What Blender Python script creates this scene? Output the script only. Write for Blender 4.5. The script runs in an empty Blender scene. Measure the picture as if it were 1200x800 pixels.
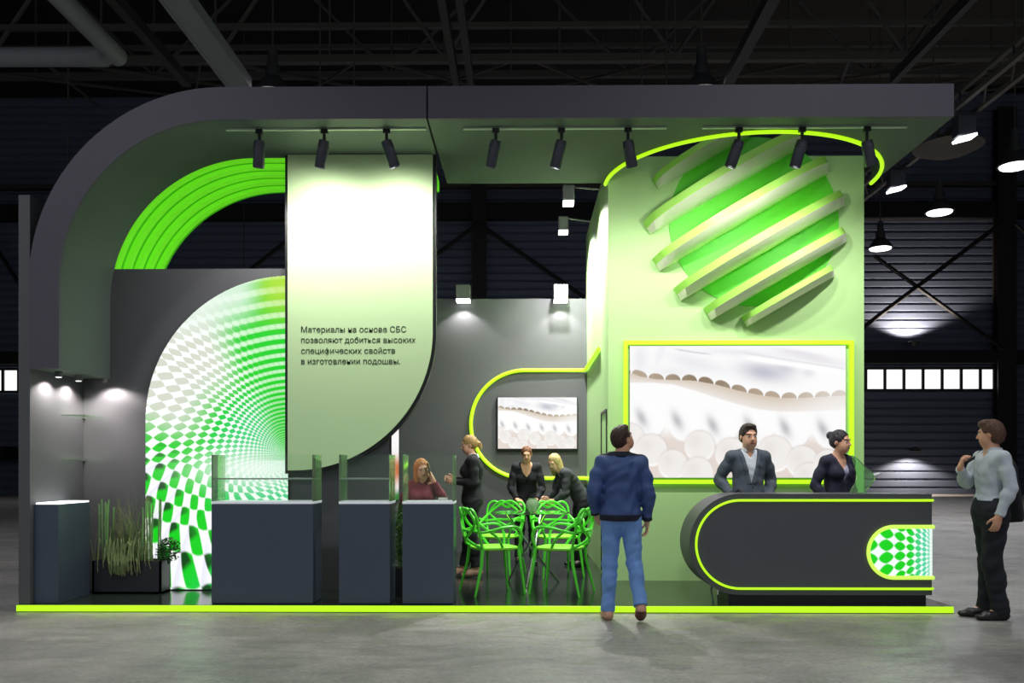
import bpy, bmesh, math, random
import numpy as np
from mathutils import Vector, Matrix, noise
import openvdb

random.seed(7)
C = bpy.context.scene.collection
PI = math.pi

# ------------------------------------------------------------------ camera
F_PX = 1000.0                      # focal length in pixels of a 1200 px wide frame
YAW = math.radians(0.6)
CX, HY, CAM_Z = 601.5, 548.0, 1.38
cam_data = bpy.data.cameras.new('camera')
cam = bpy.data.objects.new('camera', cam_data)
C.objects.link(cam)
cam_data.sensor_width = 36.0
cam_data.lens = 36.0 * F_PX / 1200.0
cam_data.shift_x = -(CX - 600.0) / 1200.0
cam_data.shift_y = (HY - 400.0) / 1200.0
cam_data.clip_end = 300
cam.location = (0, 0, CAM_Z)
cam.rotation_euler = (PI / 2, 0, YAW)
sc = bpy.context.scene
sc.camera = cam

# ------------------------------------------------------------------ world, exposure
world = bpy.data.worlds.new('front_fill')
sc.world = world
world.use_nodes = True
world.node_tree.nodes['Background'].inputs[0].default_value = (0.85, 0.92, 1.0, 1)
world.node_tree.nodes['Background'].inputs[1].default_value = 0.30  # added frontal fill, entering by the hall's open side behind the camera
sc.view_settings.view_transform = 'Standard'
sc.view_settings.look = 'None'
sc.view_settings.exposure = 0.0
sc.view_settings.gamma = 1.0
sc.view_settings.use_curve_mapping = False

# light powers, tuned against the photograph
W_SPOT_PANEL = 76      # track spots on the pale text panel
W_SPOT_MID = 60
W_SPOT_TOWER = 94      # track spots on the green block
W_WALLWASH = 800         # arm floodlights washing the side of the block
W_BACK = 30             # box downlights over the back wall
W_NICHE = 28
W_BAY_VIEW = 1100        # high bay pendants in view; scaled up for the added unseen ones
W_BAY_NEAR = 900        # the same high bays over the visitors, in front of the stand
W_FLOOD = 900
W_WALLLAMP = 1300

# ------------------------------------------------------------------ helpers
def P(px, py, Y):
    """World point seen at photo pixel (px, py) on the plane y = Y."""
    u = (px - CX) / F_PX
    ca, sa = math.cos(YAW), math.sin(YAW)
    X = Y * (u * ca - sa) / (ca + u * sa)
    d = -X * sa + Y * ca
    return Vector((X, Y, CAM_Z + (HY - py) / F_PX * d))
def PX(px, Y): return P(px, HY, Y).x
def PZ(py, Y, px=612): return P(px, py, Y).z
def srgb(r, g, b):
    f = lambda c: (c / 255 / 12.92) if c / 255 <= 0.04045 else ((c / 255 + 0.055) / 1.055) ** 2.4
    return (f(r), f(g), f(b))

MATS = {}
def mat(name, col=(0.5, 0.5, 0.5), rough=0.5, metal=0.0, emit=None, estr=1.0, alpha=None, trans=0.0,
        noise_amt=0.0, noise_scale=8.0, bump=0.0, bump_scale=60.0, spec=0.5, coat=0.0, sheen=0.0):
    if name in MATS: return MATS[name]
    m = bpy.data.materials.new(name); m.use_nodes = True
    nt = m.node_tree; b = nt.nodes['Principled BSDF']
    b.inputs['Base Color'].default_value = (*col, 1)
    b.inputs['Roughness'].default_value = rough
    b.inputs['Metallic'].default_value = metal
    b.inputs['Specular IOR Level'].default_value = spec
    b.inputs['Coat Weight'].default_value = coat
    b.inputs['Sheen Weight'].default_value = sheen
    if emit is not None:
        b.inputs['Emission Color'].default_value = (*emit, 1)
        b.inputs['Emission Strength'].default_value = estr
    if trans: b.inputs['Transmission Weight'].default_value = trans
    if alpha is not None: b.inputs['Alpha'].default_value = alpha
    if noise_amt or bump:
        tc = nt.nodes.new('ShaderNodeTexCoord')
    if noise_amt:
        n = nt.nodes.new('ShaderNodeTexNoise'); n.inputs['Scale'].default_value = noise_scale
        n.inputs['Detail'].default_value = 6
        nt.links.new(tc.outputs['Object'], n.inputs['Vector'])
        r = nt.nodes.new('ShaderNodeMapRange')
        r.inputs['To Min'].default_value = 1 - noise_amt; r.inputs['To Max'].default_value = 1 + noise_amt
        nt.links.new(n.outputs['Fac'], r.inputs['Value'])
        mx = nt.nodes.new('ShaderNodeVectorMath'); mx.operation = 'SCALE'
        mx.inputs[0].default_value = col
        nt.links.new(r.outputs['Result'], mx.inputs['Scale'])
        nt.links.new(mx.outputs['Vector'], b.inputs['Base Color'])
    if bump:
        n2 = nt.nodes.new('ShaderNodeTexNoise'); n2.inputs['Scale'].default_value = bump_scale
        n2.inputs['Detail'].default_value = 4
        nt.links.new(tc.outputs['Object'], n2.inputs['Vector'])
        bp = nt.nodes.new('ShaderNodeBump'); bp.inputs['Strength'].default_value = bump
        bp.inputs['Distance'].default_value = 0.02
        nt.links.new(n2.outputs['Fac'], bp.inputs['Height'])
        nt.links.new(bp.outputs['Normal'], b.inputs['Normal'])
    MATS[name] = m
    return m

def emission_attr(name, strength=1.0):
    """A self-lit print or display: the picture is a colour attribute on the mesh."""
    m = bpy.data.materials.new(name); m.use_nodes = True
    nt = m.node_tree; b = nt.nodes['Principled BSDF']
    a = nt.nodes.new('ShaderNodeAttribute'); a.attribute_name = 'picture'
    b.inputs['Base Color'].default_value = (0.02, 0.02, 0.02, 1)
    b.inputs['Roughness'].default_value = 0.35
    nt.links.new(a.outputs['Color'], b.inputs['Emission Color'])
    b.inputs['Emission Strength'].default_value = strength
    return m

WM = {}
def finish(o, parent=None, world=True):
    C.objects.link(o)
    if parent is not None:
        o.parent = parent
        if world:
            o.matrix_parent_inverse = WM.get(parent.name, Matrix.Identity(4)).inverted()
            WM[o.name] = Matrix.Identity(4)
        else:
            WM[o.name] = WM.get(parent.name, Matrix.Identity(4)).copy()
    else:
        WM[o.name] = Matrix.Identity(4)
    return o
def obj(name, bm, m, parent=None, smooth=False, world=True, label=None):
    me = bpy.data.meshes.new(name)
    bmesh.ops.recalc_face_normals(bm, faces=bm.faces[:])
    bm.to_mesh(me); bm.free()
    for x in (m if isinstance(m, (list, tuple)) else [m]): me.materials.append(x)
    if smooth:
        for p in me.polygons: p.use_smooth = True
        try: me.set_sharp_from_angle(angle=math.radians(38))
        except Exception: pass
    o = bpy.data.objects.new(name, me)
    if label: o['label'] = label
    return finish(o, parent, world)
def thing(name, label, cat, loc=(0, 0, 0), rotz=0.0, group=None, scale=1.0):
    o = bpy.data.objects.new(name, None); C.objects.link(o)
    o.empty_display_size = 0.1
    o.location = loc; o.rotation_euler = (0, 0, rotz); o.scale = (scale,) * 3
    o['label'] = label; o['category'] = cat
    if group: o['group'] = group
    WM[o.name] = Matrix.Translation(Vector(loc)) @ Matrix.Rotation(rotz, 4, 'Z') @ Matrix.Scale(scale, 4)
    return o
def tag(o, label, cat, group=None, kind=None):
    if kind != 'structure' or label:
        o['label'] = label; o['category'] = cat
    if group: o['group'] = group
    if kind: o['kind'] = kind
    return o
def struct(name, bm, m, label, cat, smooth=False):
    o = obj(name, bm, m, smooth=smooth)
    o['kind'] = 'structure'; o['label'] = label; o['category'] = cat
    return o
def dup(root, loc, rotz=0.0, label=None):
    r = root.copy(); C.objects.link(r); r.location = loc; r.rotation_euler = (0, 0, rotz)
    if label: r['label'] = label
    for ch in list(root.children):
        c = ch.copy(); C.objects.link(c); c.parent = r
        for g in list(ch.children):
            d = g.copy(); C.objects.link(d); d.parent = c
    return r

def box(bm, x0, x1, y0, y1, z0, z1, bev=0.0, mi=0):
    vs = [bm.verts.new((x, y, z)) for x in (x0, x1) for y in (y0, y1) for z in (z0, z1)]
    idx = [(0, 1, 3, 2), (4, 6, 7, 5), (0, 4, 5, 1), (2, 3, 7, 6), (0, 2, 6, 4), (1, 5, 7, 3)]
    fs = [bm.faces.new([vs[i] for i in f]) for f in idx]
    for f in fs: f.material_index = mi
    if bev:
        es = list({e for f in fs for e in f.edges})
        bmesh.ops.bevel(bm, geom=es, offset=bev, segments=2, affect='EDGES', profile=0.5)
    return bm
def new(): return bmesh.new()
def boxbm(*a, **k): return box(new(), *a, **k)
def obox(bm, c, size, R=None, bev=0.0):
    """box centred at c with rotation matrix R"""
    sx, sy, sz = [s / 2 for s in size]
    t = new(); box(t, -sx, sx, -sy, sy, -sz, sz, bev)
    M = Matrix.Translation(Vector(c)) @ (R.to_4x4() if R is not None else Matrix.Identity(4))
    merge(bm, t, M)
    return bm
def merge(bm, other, M=None):
    me = bpy.data.meshes.new('tmp'); other.to_mesh(me); other.free()
    if M is not None: me.transform(M)
    bm.from_mesh(me); bpy.data.meshes.remove(me)
    return bm
def catmull(pts, n=8, closed=False):
    pts = [Vector(p) for p in pts]; out = []
    N = len(pts)
    rng = range(N) if closed else range(N - 1)
    for i in rng:
        if closed: p0, p1, p2, p3 = pts[(i - 1) % N], pts[i], pts[(i + 1) % N], pts[(i + 2) % N]
        else:
            p1, p2 = pts[i], pts[i + 1]
            p0 = pts[i - 1] if i else p1 * 2 - p2
            p3 = pts[i + 2] if i + 2 < N else p2 * 2 - p1
        for k in range(n):
            t = k / n
            out.append(0.5 * ((2 * p1) + (p2 - p0) * t + (2 * p0 - 5 * p1 + 4 * p2 - p3) * t * t + (3 * p1 - p0 - 3 * p2 + p3) * t ** 3))
    if not closed: out.append(pts[-1])
    return out
def tube(bm, pts, r, seg=8, closed=False, flat=1.0):
    pts = [Vector(p) for p in pts]
    N = len(pts)
    rr = r if isinstance(r, (list, tuple)) else [r] * N
    T = []
    for i in range(N):
        if closed: t = pts[(i + 1) % N] - pts[(i - 1) % N]
        else: t = pts[min(i + 1, N - 1)] - pts[max(i - 1, 0)]
        T.append(t.normalized() if t.length > 1e-9 else Vector((0, 0, 1)))
    up = Vector((0, 0, 1)) if abs(T[0].z) < 0.9 else Vector((0, 1, 0))
    n = (up - T[0] * up.dot(T[0])).normalized()
    rings = []
    for i in range(N):
        n = (n - T[i] * n.dot(T[i]))
        n = n.normalized() if n.length > 1e-6 else T[i].orthogonal().normalized()
        b = T[i].cross(n)
        rings.append([bm.verts.new(pts[i] + (n * math.cos(2 * PI * k / seg) + b * math.sin(2 * PI * k / seg) * flat) * rr[i]) for k in range(seg)])
    M = N if closed else N - 1
    for i in range(M):
        a, b2 = rings[i], rings[(i + 1) % N]
        for k in range(seg):
            bm.faces.new((a[k], a[(k + 1) % seg], b2[(k + 1) % seg], b2[k]))
    if not closed:
        bm.faces.new(rings[0][::-1]); bm.faces.new(rings[-1])
    return bm
def lathe(bm, prof, c=(0, 0, 0), seg=24, R=None):
    """prof: (radius, z) list"""
    M = Matrix.Translation(Vector(c)) @ (R.to_4x4() if R is not None else Matrix.Identity(4))
    rings = []
    for r, z in prof:
        if r < 1e-6: rings.append([bm.verts.new(M @ Vector((0, 0, z)))])
        else: rings.append([bm.verts.new(M @ Vector((r * math.cos(2 * PI * k / seg), r * math.sin(2 * PI * k / seg), z))) for k in range(seg)])
    for a, b in zip(rings, rings[1:]):
        for k in range(seg):
            k2 = (k + 1) % seg
            if len(a) == 1 and len(b) == 1: continue
            if len(a) == 1: bm.faces.new((a[0], b[k2], b[k]))
            elif len(b) == 1: bm.faces.new((a[k], a[k2], b[0]))
            else: bm.faces.new((a[k], a[k2], b[k2], b[k]))
    if len(rings[0]) > 1: bm.faces.new(rings[0][::-1])
    if len(rings[-1]) > 1: bm.faces.new(rings[-1])
    return bm
def prism_y(bm, pts, y0, y1, mi=0):
    """outline in x,z pushed from y0 to y1"""
    a = [bm.verts.new((x, y0, z)) for x, z in pts]; b = [bm.verts.new((x, y1, z)) for x, z in pts]
    f = [bm.faces.new(a), bm.faces.new(b[::-1])]
    n = len(pts)
    for i in range(n): f.append(bm.faces.new((a[i], b[i], b[(i + 1) % n], a[(i + 1) % n])))
    for q in f: q.material_index = mi
    return bm
def prism_z(bm, pts, z0, z1):
    a = [bm.verts.new((x, y, z0)) for x, y in pts]; b = [bm.verts.new((x, y, z1)) for x, y in pts]
    bm.faces.new(a[::-1]); bm.faces.new(b)
    n = len(pts)
    for i in range(n): bm.faces.new((a[i], a[(i + 1) % n], b[(i + 1) % n], b[i]))
    return bm
def strip_y(bm, outer, inner, y0, y1):
    """band between two x,z paths of equal length, pushed from y0 to y1"""
    g = [[bm.verts.new((x, y, z)) for x, z in p] for p in (outer, inner) for y in (y0, y1)]
    of, ob, inf, inb = g
    n = len(outer)
    for i in range(n - 1):
        bm.faces.new((of[i], of[i + 1], inf[i + 1], inf[i])); bm.faces.new((ob[i], inb[i], inb[i + 1], ob[i + 1]))
        bm.faces.new((of[i], ob[i], ob[i + 1], of[i + 1])); bm.faces.new((inf[i], inf[i + 1], inb[i + 1], inb[i]))
    for i in (0, n - 1): bm.faces.new((of[i], inf[i], inb[i], ob[i]))
    return bm
def arc(cx, cz, r, a0, a1, n=24):
    return [(cx + r * math.cos(math.radians(a0 + (a1 - a0) * i / n)), cz + r * math.sin(math.radians(a0 + (a1 - a0) * i / n))) for i in range(n + 1)]

def spot(name, loc, target, power, size_deg, col=(1, 0.97, 0.9), blend=0.5, radius=0.04, parent=None):
    l = bpy.data.lights.new(name, 'SPOT'); l.energy = power; l.spot_size = math.radians(size_deg); l.spot_blend = blend
    l.color = col; l.shadow_soft_size = radius
    o = bpy.data.objects.new(name, l)
    d = Vector(target) - Vector(loc)
    o.location = loc; o.rotation_euler = d.to_track_quat('-Z', 'Y').to_euler()
    finish(o, parent)
    return o
def picture_grid(name, x0, x1, z0, z1, y, nx, nz, colour, m, parent=None, keep=None):
    """flat vertical grid facing -y whose colour attribute holds colour(U, V) arrays (U to the right, V down, 0..1)"""
    xs = np.linspace(x0, x1, nx); zs = np.linspace(z1, z0, nz)
    U, V = np.meshgrid(np.linspace(0, 1, nx), np.linspace(0, 1, nz))
    XX, ZZ = np.meshgrid(xs, zs)
    co = np.stack([XX.ravel(), np.full(XX.size, y), ZZ.ravel()], 1)
    i = np.arange(nz - 1)[:, None] * nx + np.arange(nx - 1)[None, :]
    q = np.stack([i, i + nx, i + nx + 1, i + 1], -1).reshape(-1, 4)
    if keep is not None:
        cen = co[q].mean(1); q = q[keep(cen[:, 0], cen[:, 2])]
    me = bpy.data.meshes.new(name)
    me.vertices.add(len(co)); me.vertices.foreach_set('co', co.ravel().astype(np.float32))
    me.loops.add(q.size); me.loops.foreach_set('vertex_index', q.ravel().astype(np.int32))
    me.polygons.add(len(q)); me.polygons.foreach_set('loop_start', np.arange(0, q.size, 4, dtype=np.int32))
    me.update(); me.validate()
    rgb = np.clip(colour(U, V), 0, 4).reshape(-1, 3)
    att = me.color_attributes.new('picture', 'FLOAT_COLOR', 'POINT')
    att.data.foreach_set('color', np.concatenate([rgb, np.ones((len(rgb), 1))], 1).ravel().astype(np.float32))
    me.materials.append(m)
    o = bpy.data.objects.new(name, me)
    return finish(o, parent)
def lin(c):
    c = np.asarray(c, float) / 255
    return np.where(c <= 0.04045, c / 12.92, ((c + 0.055) / 1.055) ** 2.4)
def sstep(a, b, x):
    t = np.clip((x - a) / (b - a), 0, 1); return t * t * (3 - 2 * t)

# ------------------------------------------------------------------ materials
M_fascia = mat('charcoal_board', srgb(84, 80, 92), 0.62, noise_amt=0.04)
M_soffit = mat('grey_green_board', srgb(84, 96, 89), 0.7)
M_dark = mat('graphite_board', srgb(88, 88, 92), 0.55, noise_amt=0.03)
M_cube = mat('blue_graphite_laminate', srgb(72, 82, 98), 0.28)
M_green = mat('pale_green_paint', srgb(178, 218, 146), 0.6)
M_panel = mat('pale_sage_print', srgb(202, 230, 176), 0.55)
M_bounce = mat('green_bounce_paint', srgb(88, 208, 34), 0.5)  # green bounce light between the fins, put into a base colour
M_fin = mat('lime_fin_paint', srgb(168, 232, 98), 0.45)
M_neon = mat('lime_led_tube', (0.3, 0.5, 0.02), 0.4, emit=(0.47, 0.93, 0.008), estr=1.0)
M_neon_soft = mat('soft_lime_led', (0.3, 0.5, 0.02), 0.4, emit=(0.40, 0.86, 0.02), estr=0.9)
M_white_led = mat('white_led_strip', (1, 1, 1), 0.4, emit=(0.9, 0.95, 1.0), estr=1.3)
M_lens = mat('lamp_lens', (1, 1, 1), 0.3, emit=(1, 1, 1), estr=4.0)
M_black = mat('black_metal', srgb(30, 30, 34), 0.4)
M_grey_metal = mat('grey_metal', srgb(120, 120, 122), 0.45, metal=0.3)
M_spot = mat('spot_housing', srgb(62, 64, 76), 0.4)
M_track = mat('pale_track', srgb(190, 205, 185), 0.4)
M_ink = mat('dark_print_ink', srgb(48, 66, 44), 0.7)
M_steel = mat('hall_steel', srgb(66, 62, 57), 0.6)
M_duct = mat('galvanised_duct', srgb(138, 138, 146), 0.5)
M_glass = mat('green_edged_glass', (0.80, 0.93, 0.80), 0.02, alpha=None)
def clear_glass(name, tint, amount, rough=0.05):
    m = bpy.data.materials.new(name); m.use_nodes = True
    nt = m.node_tree; nt.nodes.remove(nt.nodes['Principled BSDF'])
    tr = nt.nodes.new('ShaderNodeBsdfTransparent'); tr.inputs[0].default_value = (*tint, 1)
    gl = nt.nodes.new('ShaderNodeBsdfGlossy'); gl.inputs['Roughness'].default_value = rough
    gl.inputs['Color'].default_value = (0.8, 1.0, 0.8, 1)
    df = nt.nodes.new('ShaderNodeBsdfDiffuse'); df.inputs[0].default_value = (0.62, 0.85, 0.52, 1)
    fr = nt.nodes.new('ShaderNodeFresnel'); fr.inputs[0].default_value = 1.22
    m1 = nt.nodes.new('ShaderNodeMixShader'); m2 = nt.nodes.new('ShaderNodeMixShader')
    m1.inputs[0].default_value = amount
    nt.links.new(tr.outputs[0], m1.inputs[1]); nt.links.new(df.outputs[0], m1.inputs[2])
    nt.links.new(fr.outputs[0], m2.inputs[0]); nt.links.new(m1.outputs[0], m2.inputs[1]); nt.links.new(gl.outputs[0], m2.inputs[2])
    nt.links.new(m2.outputs[0], nt.nodes['Material Output'].inputs[0])
    return m
M_pane = clear_glass('clear_showcase_glass', (0.985, 1.0, 0.985), 0.006)
M_pane_edge = clear_glass('green_glass_side', (0.84, 0.95, 0.80), 0.30)
M_shelf = mat('glass_shelf_edge', srgb(180, 190, 185), 0.2)
M_chrome = mat('chrome', (0.8, 0.8, 0.82), 0.12, metal=1.0)
M_chair = mat('lime_plastic', srgb(92, 226, 58), 0.3)
M_seat = mat('lime_plastic_seat', srgb(150, 245, 60), 0.35)

def floor_material():
    m = bpy.data.materials.new('hall_concrete'); m.use_nodes = True
    nt = m.node_tree; b = nt.nodes['Principled BSDF']; L = nt.links
    tc = nt.nodes.new('ShaderNodeTexCoord')
    n1 = nt.nodes.new('ShaderNodeTexNoise'); n1.inputs['Scale'].default_value = 0.9; n1.inputs['Detail'].default_value = 8; n1.inputs['Roughness'].default_value = 0.62
    n2 = nt.nodes.new('ShaderNodeTexNoise'); n2.inputs['Scale'].default_value = 26; n2.inputs['Detail'].default_value = 7; n2.inputs['Roughness'].default_value = 0.7
    mp = nt.nodes.new('ShaderNodeMapping'); mp.inputs['Scale'].default_value = (1, 2.2, 1)
    n3 = nt.nodes.new('ShaderNodeTexNoise'); n3.inputs['Scale'].default_value = 3.2; n3.inputs['Detail'].default_value = 5
    for n in (n1, n2): L.new(tc.outputs['Object'], n.inputs['Vector'])
    L.new(tc.outputs['Object'], mp.inputs['Vector']); L.new(mp.outputs[0], n3.inputs['Vector'])
    r1 = nt.nodes.new('ShaderNodeValToRGB')
    r1.color_ramp.elements[0].position = 0.3; r1.color_ramp.elements[0].color = (*srgb(118, 116, 116), 1)
    r1.color_ramp.elements[1].position = 0.72; r1.color_ramp.elements[1].color = (*srgb(170, 164, 160), 1)
    L.new(n1.outputs['Fac'], r1.inputs[0])
    r2 = nt.nodes.new('ShaderNodeMapRange'); r2.inputs['From Min'].default_value = 0.25; r2.inputs['From Max'].default_value = 0.75; r2.inputs['To Min'].default_value = 0.5; r2.inputs['To Max'].default_value = 1.5
    L.new(n2.outputs['Fac'], r2.inputs['Value'])
    mx = nt.nodes.new('ShaderNodeVectorMath'); mx.operation = 'SCALE'
    L.new(r1.outputs[0], mx.inputs[0]); L.new(r2.outputs[0], mx.inputs['Scale'])
    r3 = nt.nodes.new('ShaderNodeMapRange'); r3.inputs['From Min'].default_value = 0.35; r3.inputs['From Max'].default_value = 0.65
    r3.inputs['To Min'].default_value = 0.28; r3.inputs['To Max'].default_value = 0.6
    L.new(n3.outputs['Fac'], r3.inputs['Value']); L.new(r3.outputs[0], b.inputs['Roughness'])
    L.new(mx.outputs[0], b.inputs['Base Color'])
    bp = nt.nodes.new('ShaderNodeBump'); bp.inputs['Strength'].default_value = 0.25; bp.inputs['Distance'].default_value = 0.02
    L.new(n2.outputs['Fac'], bp.inputs['Height']); L.new(bp.outputs[0], b.inputs['Normal'])
    return m
M_concrete = floor_material()
M_siding = mat('painted_siding', srgb(92, 100, 120), 0.7, noise_amt=0.12, noise_scale=0.6)
M_platform = mat('dark_gloss_vinyl', srgb(36, 44, 38), 0.16, noise_amt=0.15, noise_scale=3)
M_window = mat('daylight_pane', (0.9, 0.9, 0.9), 0.3, emit=(1.0, 0.985, 0.94), estr=1.15)

# ------------------------------------------------------------------ the hall
YW = 45.0
bm = new(); box(bm, -45, 45, -14, YW + 1, -0.3, 0.0)
struct('floor', bm, M_concrete, 'grey polished concrete floor of the exhibition hall', 'floor')
# corrugated rear siding with real ridges
def siding(x0, x1, y, z0, z1, pitch=0.42, axis='y'):
    bm = new(); n = int((z1 - z0) / pitch)
    prof = []
    for i in range(n):
        z = z0 + i * pitch
        prof += [(0.0, z), (0.0, z + pitch * 0.62), (0.10, z + pitch * 0.74), (0.10, z + pitch * 0.9)]
    prof.append((0.0, z0 + n * pitch))
    a = []; b = []
    for d, z in prof:
        if axis == 'y': a.append(bm.verts.new((x0, y + d, z))); b.append(bm.verts.new((x1, y + d, z)))
        else:
            s = 1 if y > 0 else -1
            a.append(bm.verts.new((y + d * s, x0, z))); b.append(bm.verts.new((y + d * s, x1, z)))
    for i in range(len(a) - 1): bm.faces.new((a[i], b[i], b[i + 1], a[i + 1]))
    return bm
struct('wall_back', siding(-44, 44, YW, 0, 21), M_siding, 'dark blue horizontal metal siding closing the far end of the hall', 'wall')
struct('wall_left', siding(-13, YW, -44, 0, 21, 1.2, 'x'), M_siding, 'dark siding along the hall side nearest the display niche', 'wall')
struct('wall_right', siding(-13, YW, 44, 0, 21, 1.2, 'x'), M_siding, 'dark siding along the hall side behind the high bay lamps', 'wall')
M_roof = mat('black_roof_deck', srgb(8, 8, 11), 0.9)
struct('ceiling', boxbm(-45, 45, -14, YW + 1, 21, 21.3), M_roof, 'black roof deck high over the steel trusses', 'ceiling')

def window_strip(idx, px0, px1, py0, py1, panes, label):
    a = P(px0, py0, YW - 0.15); b = P(px1, py1, YW - 0.15)
    root = thing('window_%d' % idx, label, 'window', (a.x, YW - 0.1, b.z))
    root['kind'] = 'structure'
    bm = new()
    w = (b.x - a.x) / panes; f = 0.09
    box(bm, a.x - f, b.x + f, YW - 0.2, YW - 0.05, a.z, a.z + 0.12); box(bm, a.x - f, b.x + f, YW - 0.2, YW - 0.05, b.z - 0.12, b.z)
    for i in range(panes + 1):
        x = a.x + i * w; box(bm, x - f * 0.8, x + f * 0.8, YW - 0.2, YW - 0.05, b.z, a.z)
    obj('window_frame', bm, M_black, root)
    obj('pane', boxbm(a.x, b.x, YW - 0.12, YW - 0.09, b.z, a.z), M_window, root, label='bright white daylight panes')
window_strip(1, 1014.5, 1171, 433, 455.5, 7, 'long ribbon window of seven bright panes beside the green block')
window_strip(2, -70, 22, 434, 457.5, 5, 'bright ribbon window beyond the niche side of the stand')

# steel frame on the back wall: columns, rails, cross braces
def column(px, w, label):
    x = PX(px, YW - 1); bm = new()
    box(bm, x - w / 2, x + w / 2, YW - 0.75, YW - 0.65, 0, 20); box(bm, x - w / 2, x + w / 2, YW - 0.3, YW - 0.2, 0, 20)
    box(bm, x - 0.08, x + 0.08, YW - 0.7, YW - 0.25, 0, 20)
    tag(obj('steel_column', bm, mat('brown_black_steel', srgb(34, 27, 24), 0.6)), label, 'column', 'steel columns on the far wall')
column(1184, 0.95, 'dark brown steel column behind the man in the white shirt')
column(561, 0.75, 'dark steel column seen over the back partition, between text panel and green block')
column(-40, 0.95, 'dark steel column at the far end of the niche side')
M_rail = mat('black_rail_steel', srgb(16, 15, 15), 0.7)
for (y0, y1, lab) in ((240, 258, 'upper black wall rail running across the far siding'), (412, 427, 'lower black wall rail just above the ribbon windows')):
    z1, z0 = PZ(y0, YW - 0.2), PZ(y1, YW - 0.2)
    tag(obj('wall_rail', boxbm(-44, 44, YW - 0.62, YW - 0.05, z0, z1), M_rail), lab, 'rail')
tag(obj('wall_rail', boxbm(-44, 44, YW - 0.45, YW - 0.05, PZ(222, YW), PZ(217, YW)), M_steel), 'thin pale rail just under the roof on the far siding', 'rail')
tag(obj('wall_rail', boxbm(-44, PX(26, YW), YW - 1.6, YW - 0.05, PZ(538, YW), PZ(524, YW)), M_rail), 'low dark ledge on the far wall beyond the niche', 'rail')
def brace(p, q, lab, r=0.11):
    bm = new(); tube(bm, [P(p[0], p[1], YW - 0.86), P(q[0], q[1], YW - 0.86)], r, 6)
    tag(obj('cross_brace', bm, M_rail), lab, 'brace', 'steel cross braces on the far siding')
brace((1178, 258), (1000, 392), 'black brace rising to the top of the brown column, right of the green block')
brace((1025, 300), (1178, 410), 'black brace falling toward the foot rail beside the brown column')
brace((561, 262), (690, 352), 'black brace falling from the centre column toward the green block')
brace((561, 262), (440, 350), 'black brace falling from the centre column toward the text panel')
brace((-40, 235), (50, 375), 'black brace beyond the niche side wall')
brace((250, 350), (345, 275), 'black brace glimpsed under the green ribbed arch')
brace((1190, 262), (1260, 330), 'short black brace past the brown column, at the picture edge')
# lamps fixed to the far siding
def wall_lamp(px, py, up, label):
    p = P(px, py, YW - 0.9)
    root = thing('wall_lamp', label, 'lamp', (p.x, YW, p.z))
    bm = new(); lathe(bm, [(0.05, 0.22), (0.12, 0.18), (0.3, -0.02), (0.27, -0.05), (0, -0.03)], (p.x, p.y, p.z), 16, Matrix.Rotation(PI, 3, 'X') if up else None)
    obj('lamp_shade', bm, M_black, root, smooth=True)
    bm = new(); tube(bm, [(p.x, YW + 0.05, p.z + (0 if up else 0.1)), (p.x, p.y, p.z + (0 if up else 0.1))], 0.04, 6); obj('bracket', bm, M_black, root)
    s = 1 if up else -1
    q = Vector((p.x, p.y - 0.05, p.z + s * 0.1))
    spot('wall_lamp_light', q, q + Vector((0, 0.12, s * 1.0)), W_WALLLAMP * (1.0 if up else 0.45), 134, (1, 0.86, 0.70), 0.35, 0.08, root)
wall_lamp(1071, 401, True, 'wall lamp throwing a fan of light upward on the siding, over the ribbon window')
wall_lamp(1073, 528, False, 'wall lamp throwing a cone of light downward behind the reception counter')

# roof trusses
def bar(bm, p, q, r=0.05, seg=5): tube(bm, [p, q], r, seg)
def truss(Y, z0, z1, zm, X0, X1, bay, label, r):
    root = thing('roof_truss', label, 'truss', (0, Y, z0), group='lattice trusses under the roof')
    bm = new(); box(bm, X0, X1, Y - r, Y + r, z0 - r, z0 + r); obj('bottom_chord', bm, M_steel, root)
    bm = new(); box(bm, X0, X1, Y - r, Y + r, z1 - r, z1 + r); obj('top_chord', bm, M_steel, root)
    bm = new(); box(bm, X0, X1, Y - r * 0.7, Y + r * 0.7, zm - r * 0.7, zm + r * 0.7); obj('middle_chord', bm, M_steel, root)
    bm = new(); x = X0; k = 0
    while x < X1 - 0.01:
        zt, zb = (z1, z0) if k % 2 else (z0, z1)
        bar(bm, (x, Y, zb), (x + bay, Y, zt), r * 0.6); bar(bm, (x, Y, z0), (x, Y, z1), r * 0.35)
        x += bay; k += 1
    obj('lattice', bm, M_steel, root)
truss(23.0, 12.4, 17.0, 13.3, -30, 30, 3.1, 'nearest wide lattice truss crossing above the canopy', 0.10)
truss(30.0, 15.2, 19.4, 16.2, -34, 34, 4.2, 'second wide lattice truss, beyond the nearest one', 0.11)

bm = new()
for i in range(9):
    x = -17 + i * 4.3
    bar(bm, (x, 23, 12.4), (x + 5, 38, 17.6), 0.06); bar(bm, (x + 4, 23, 12.4), (x - 2, 38, 17.6), 0.05)
tag(obj('roof_bracing', bm, M_steel), 'thin diagonal steel bracing between the roof trusses', 'bracing', kind=None)

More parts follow.
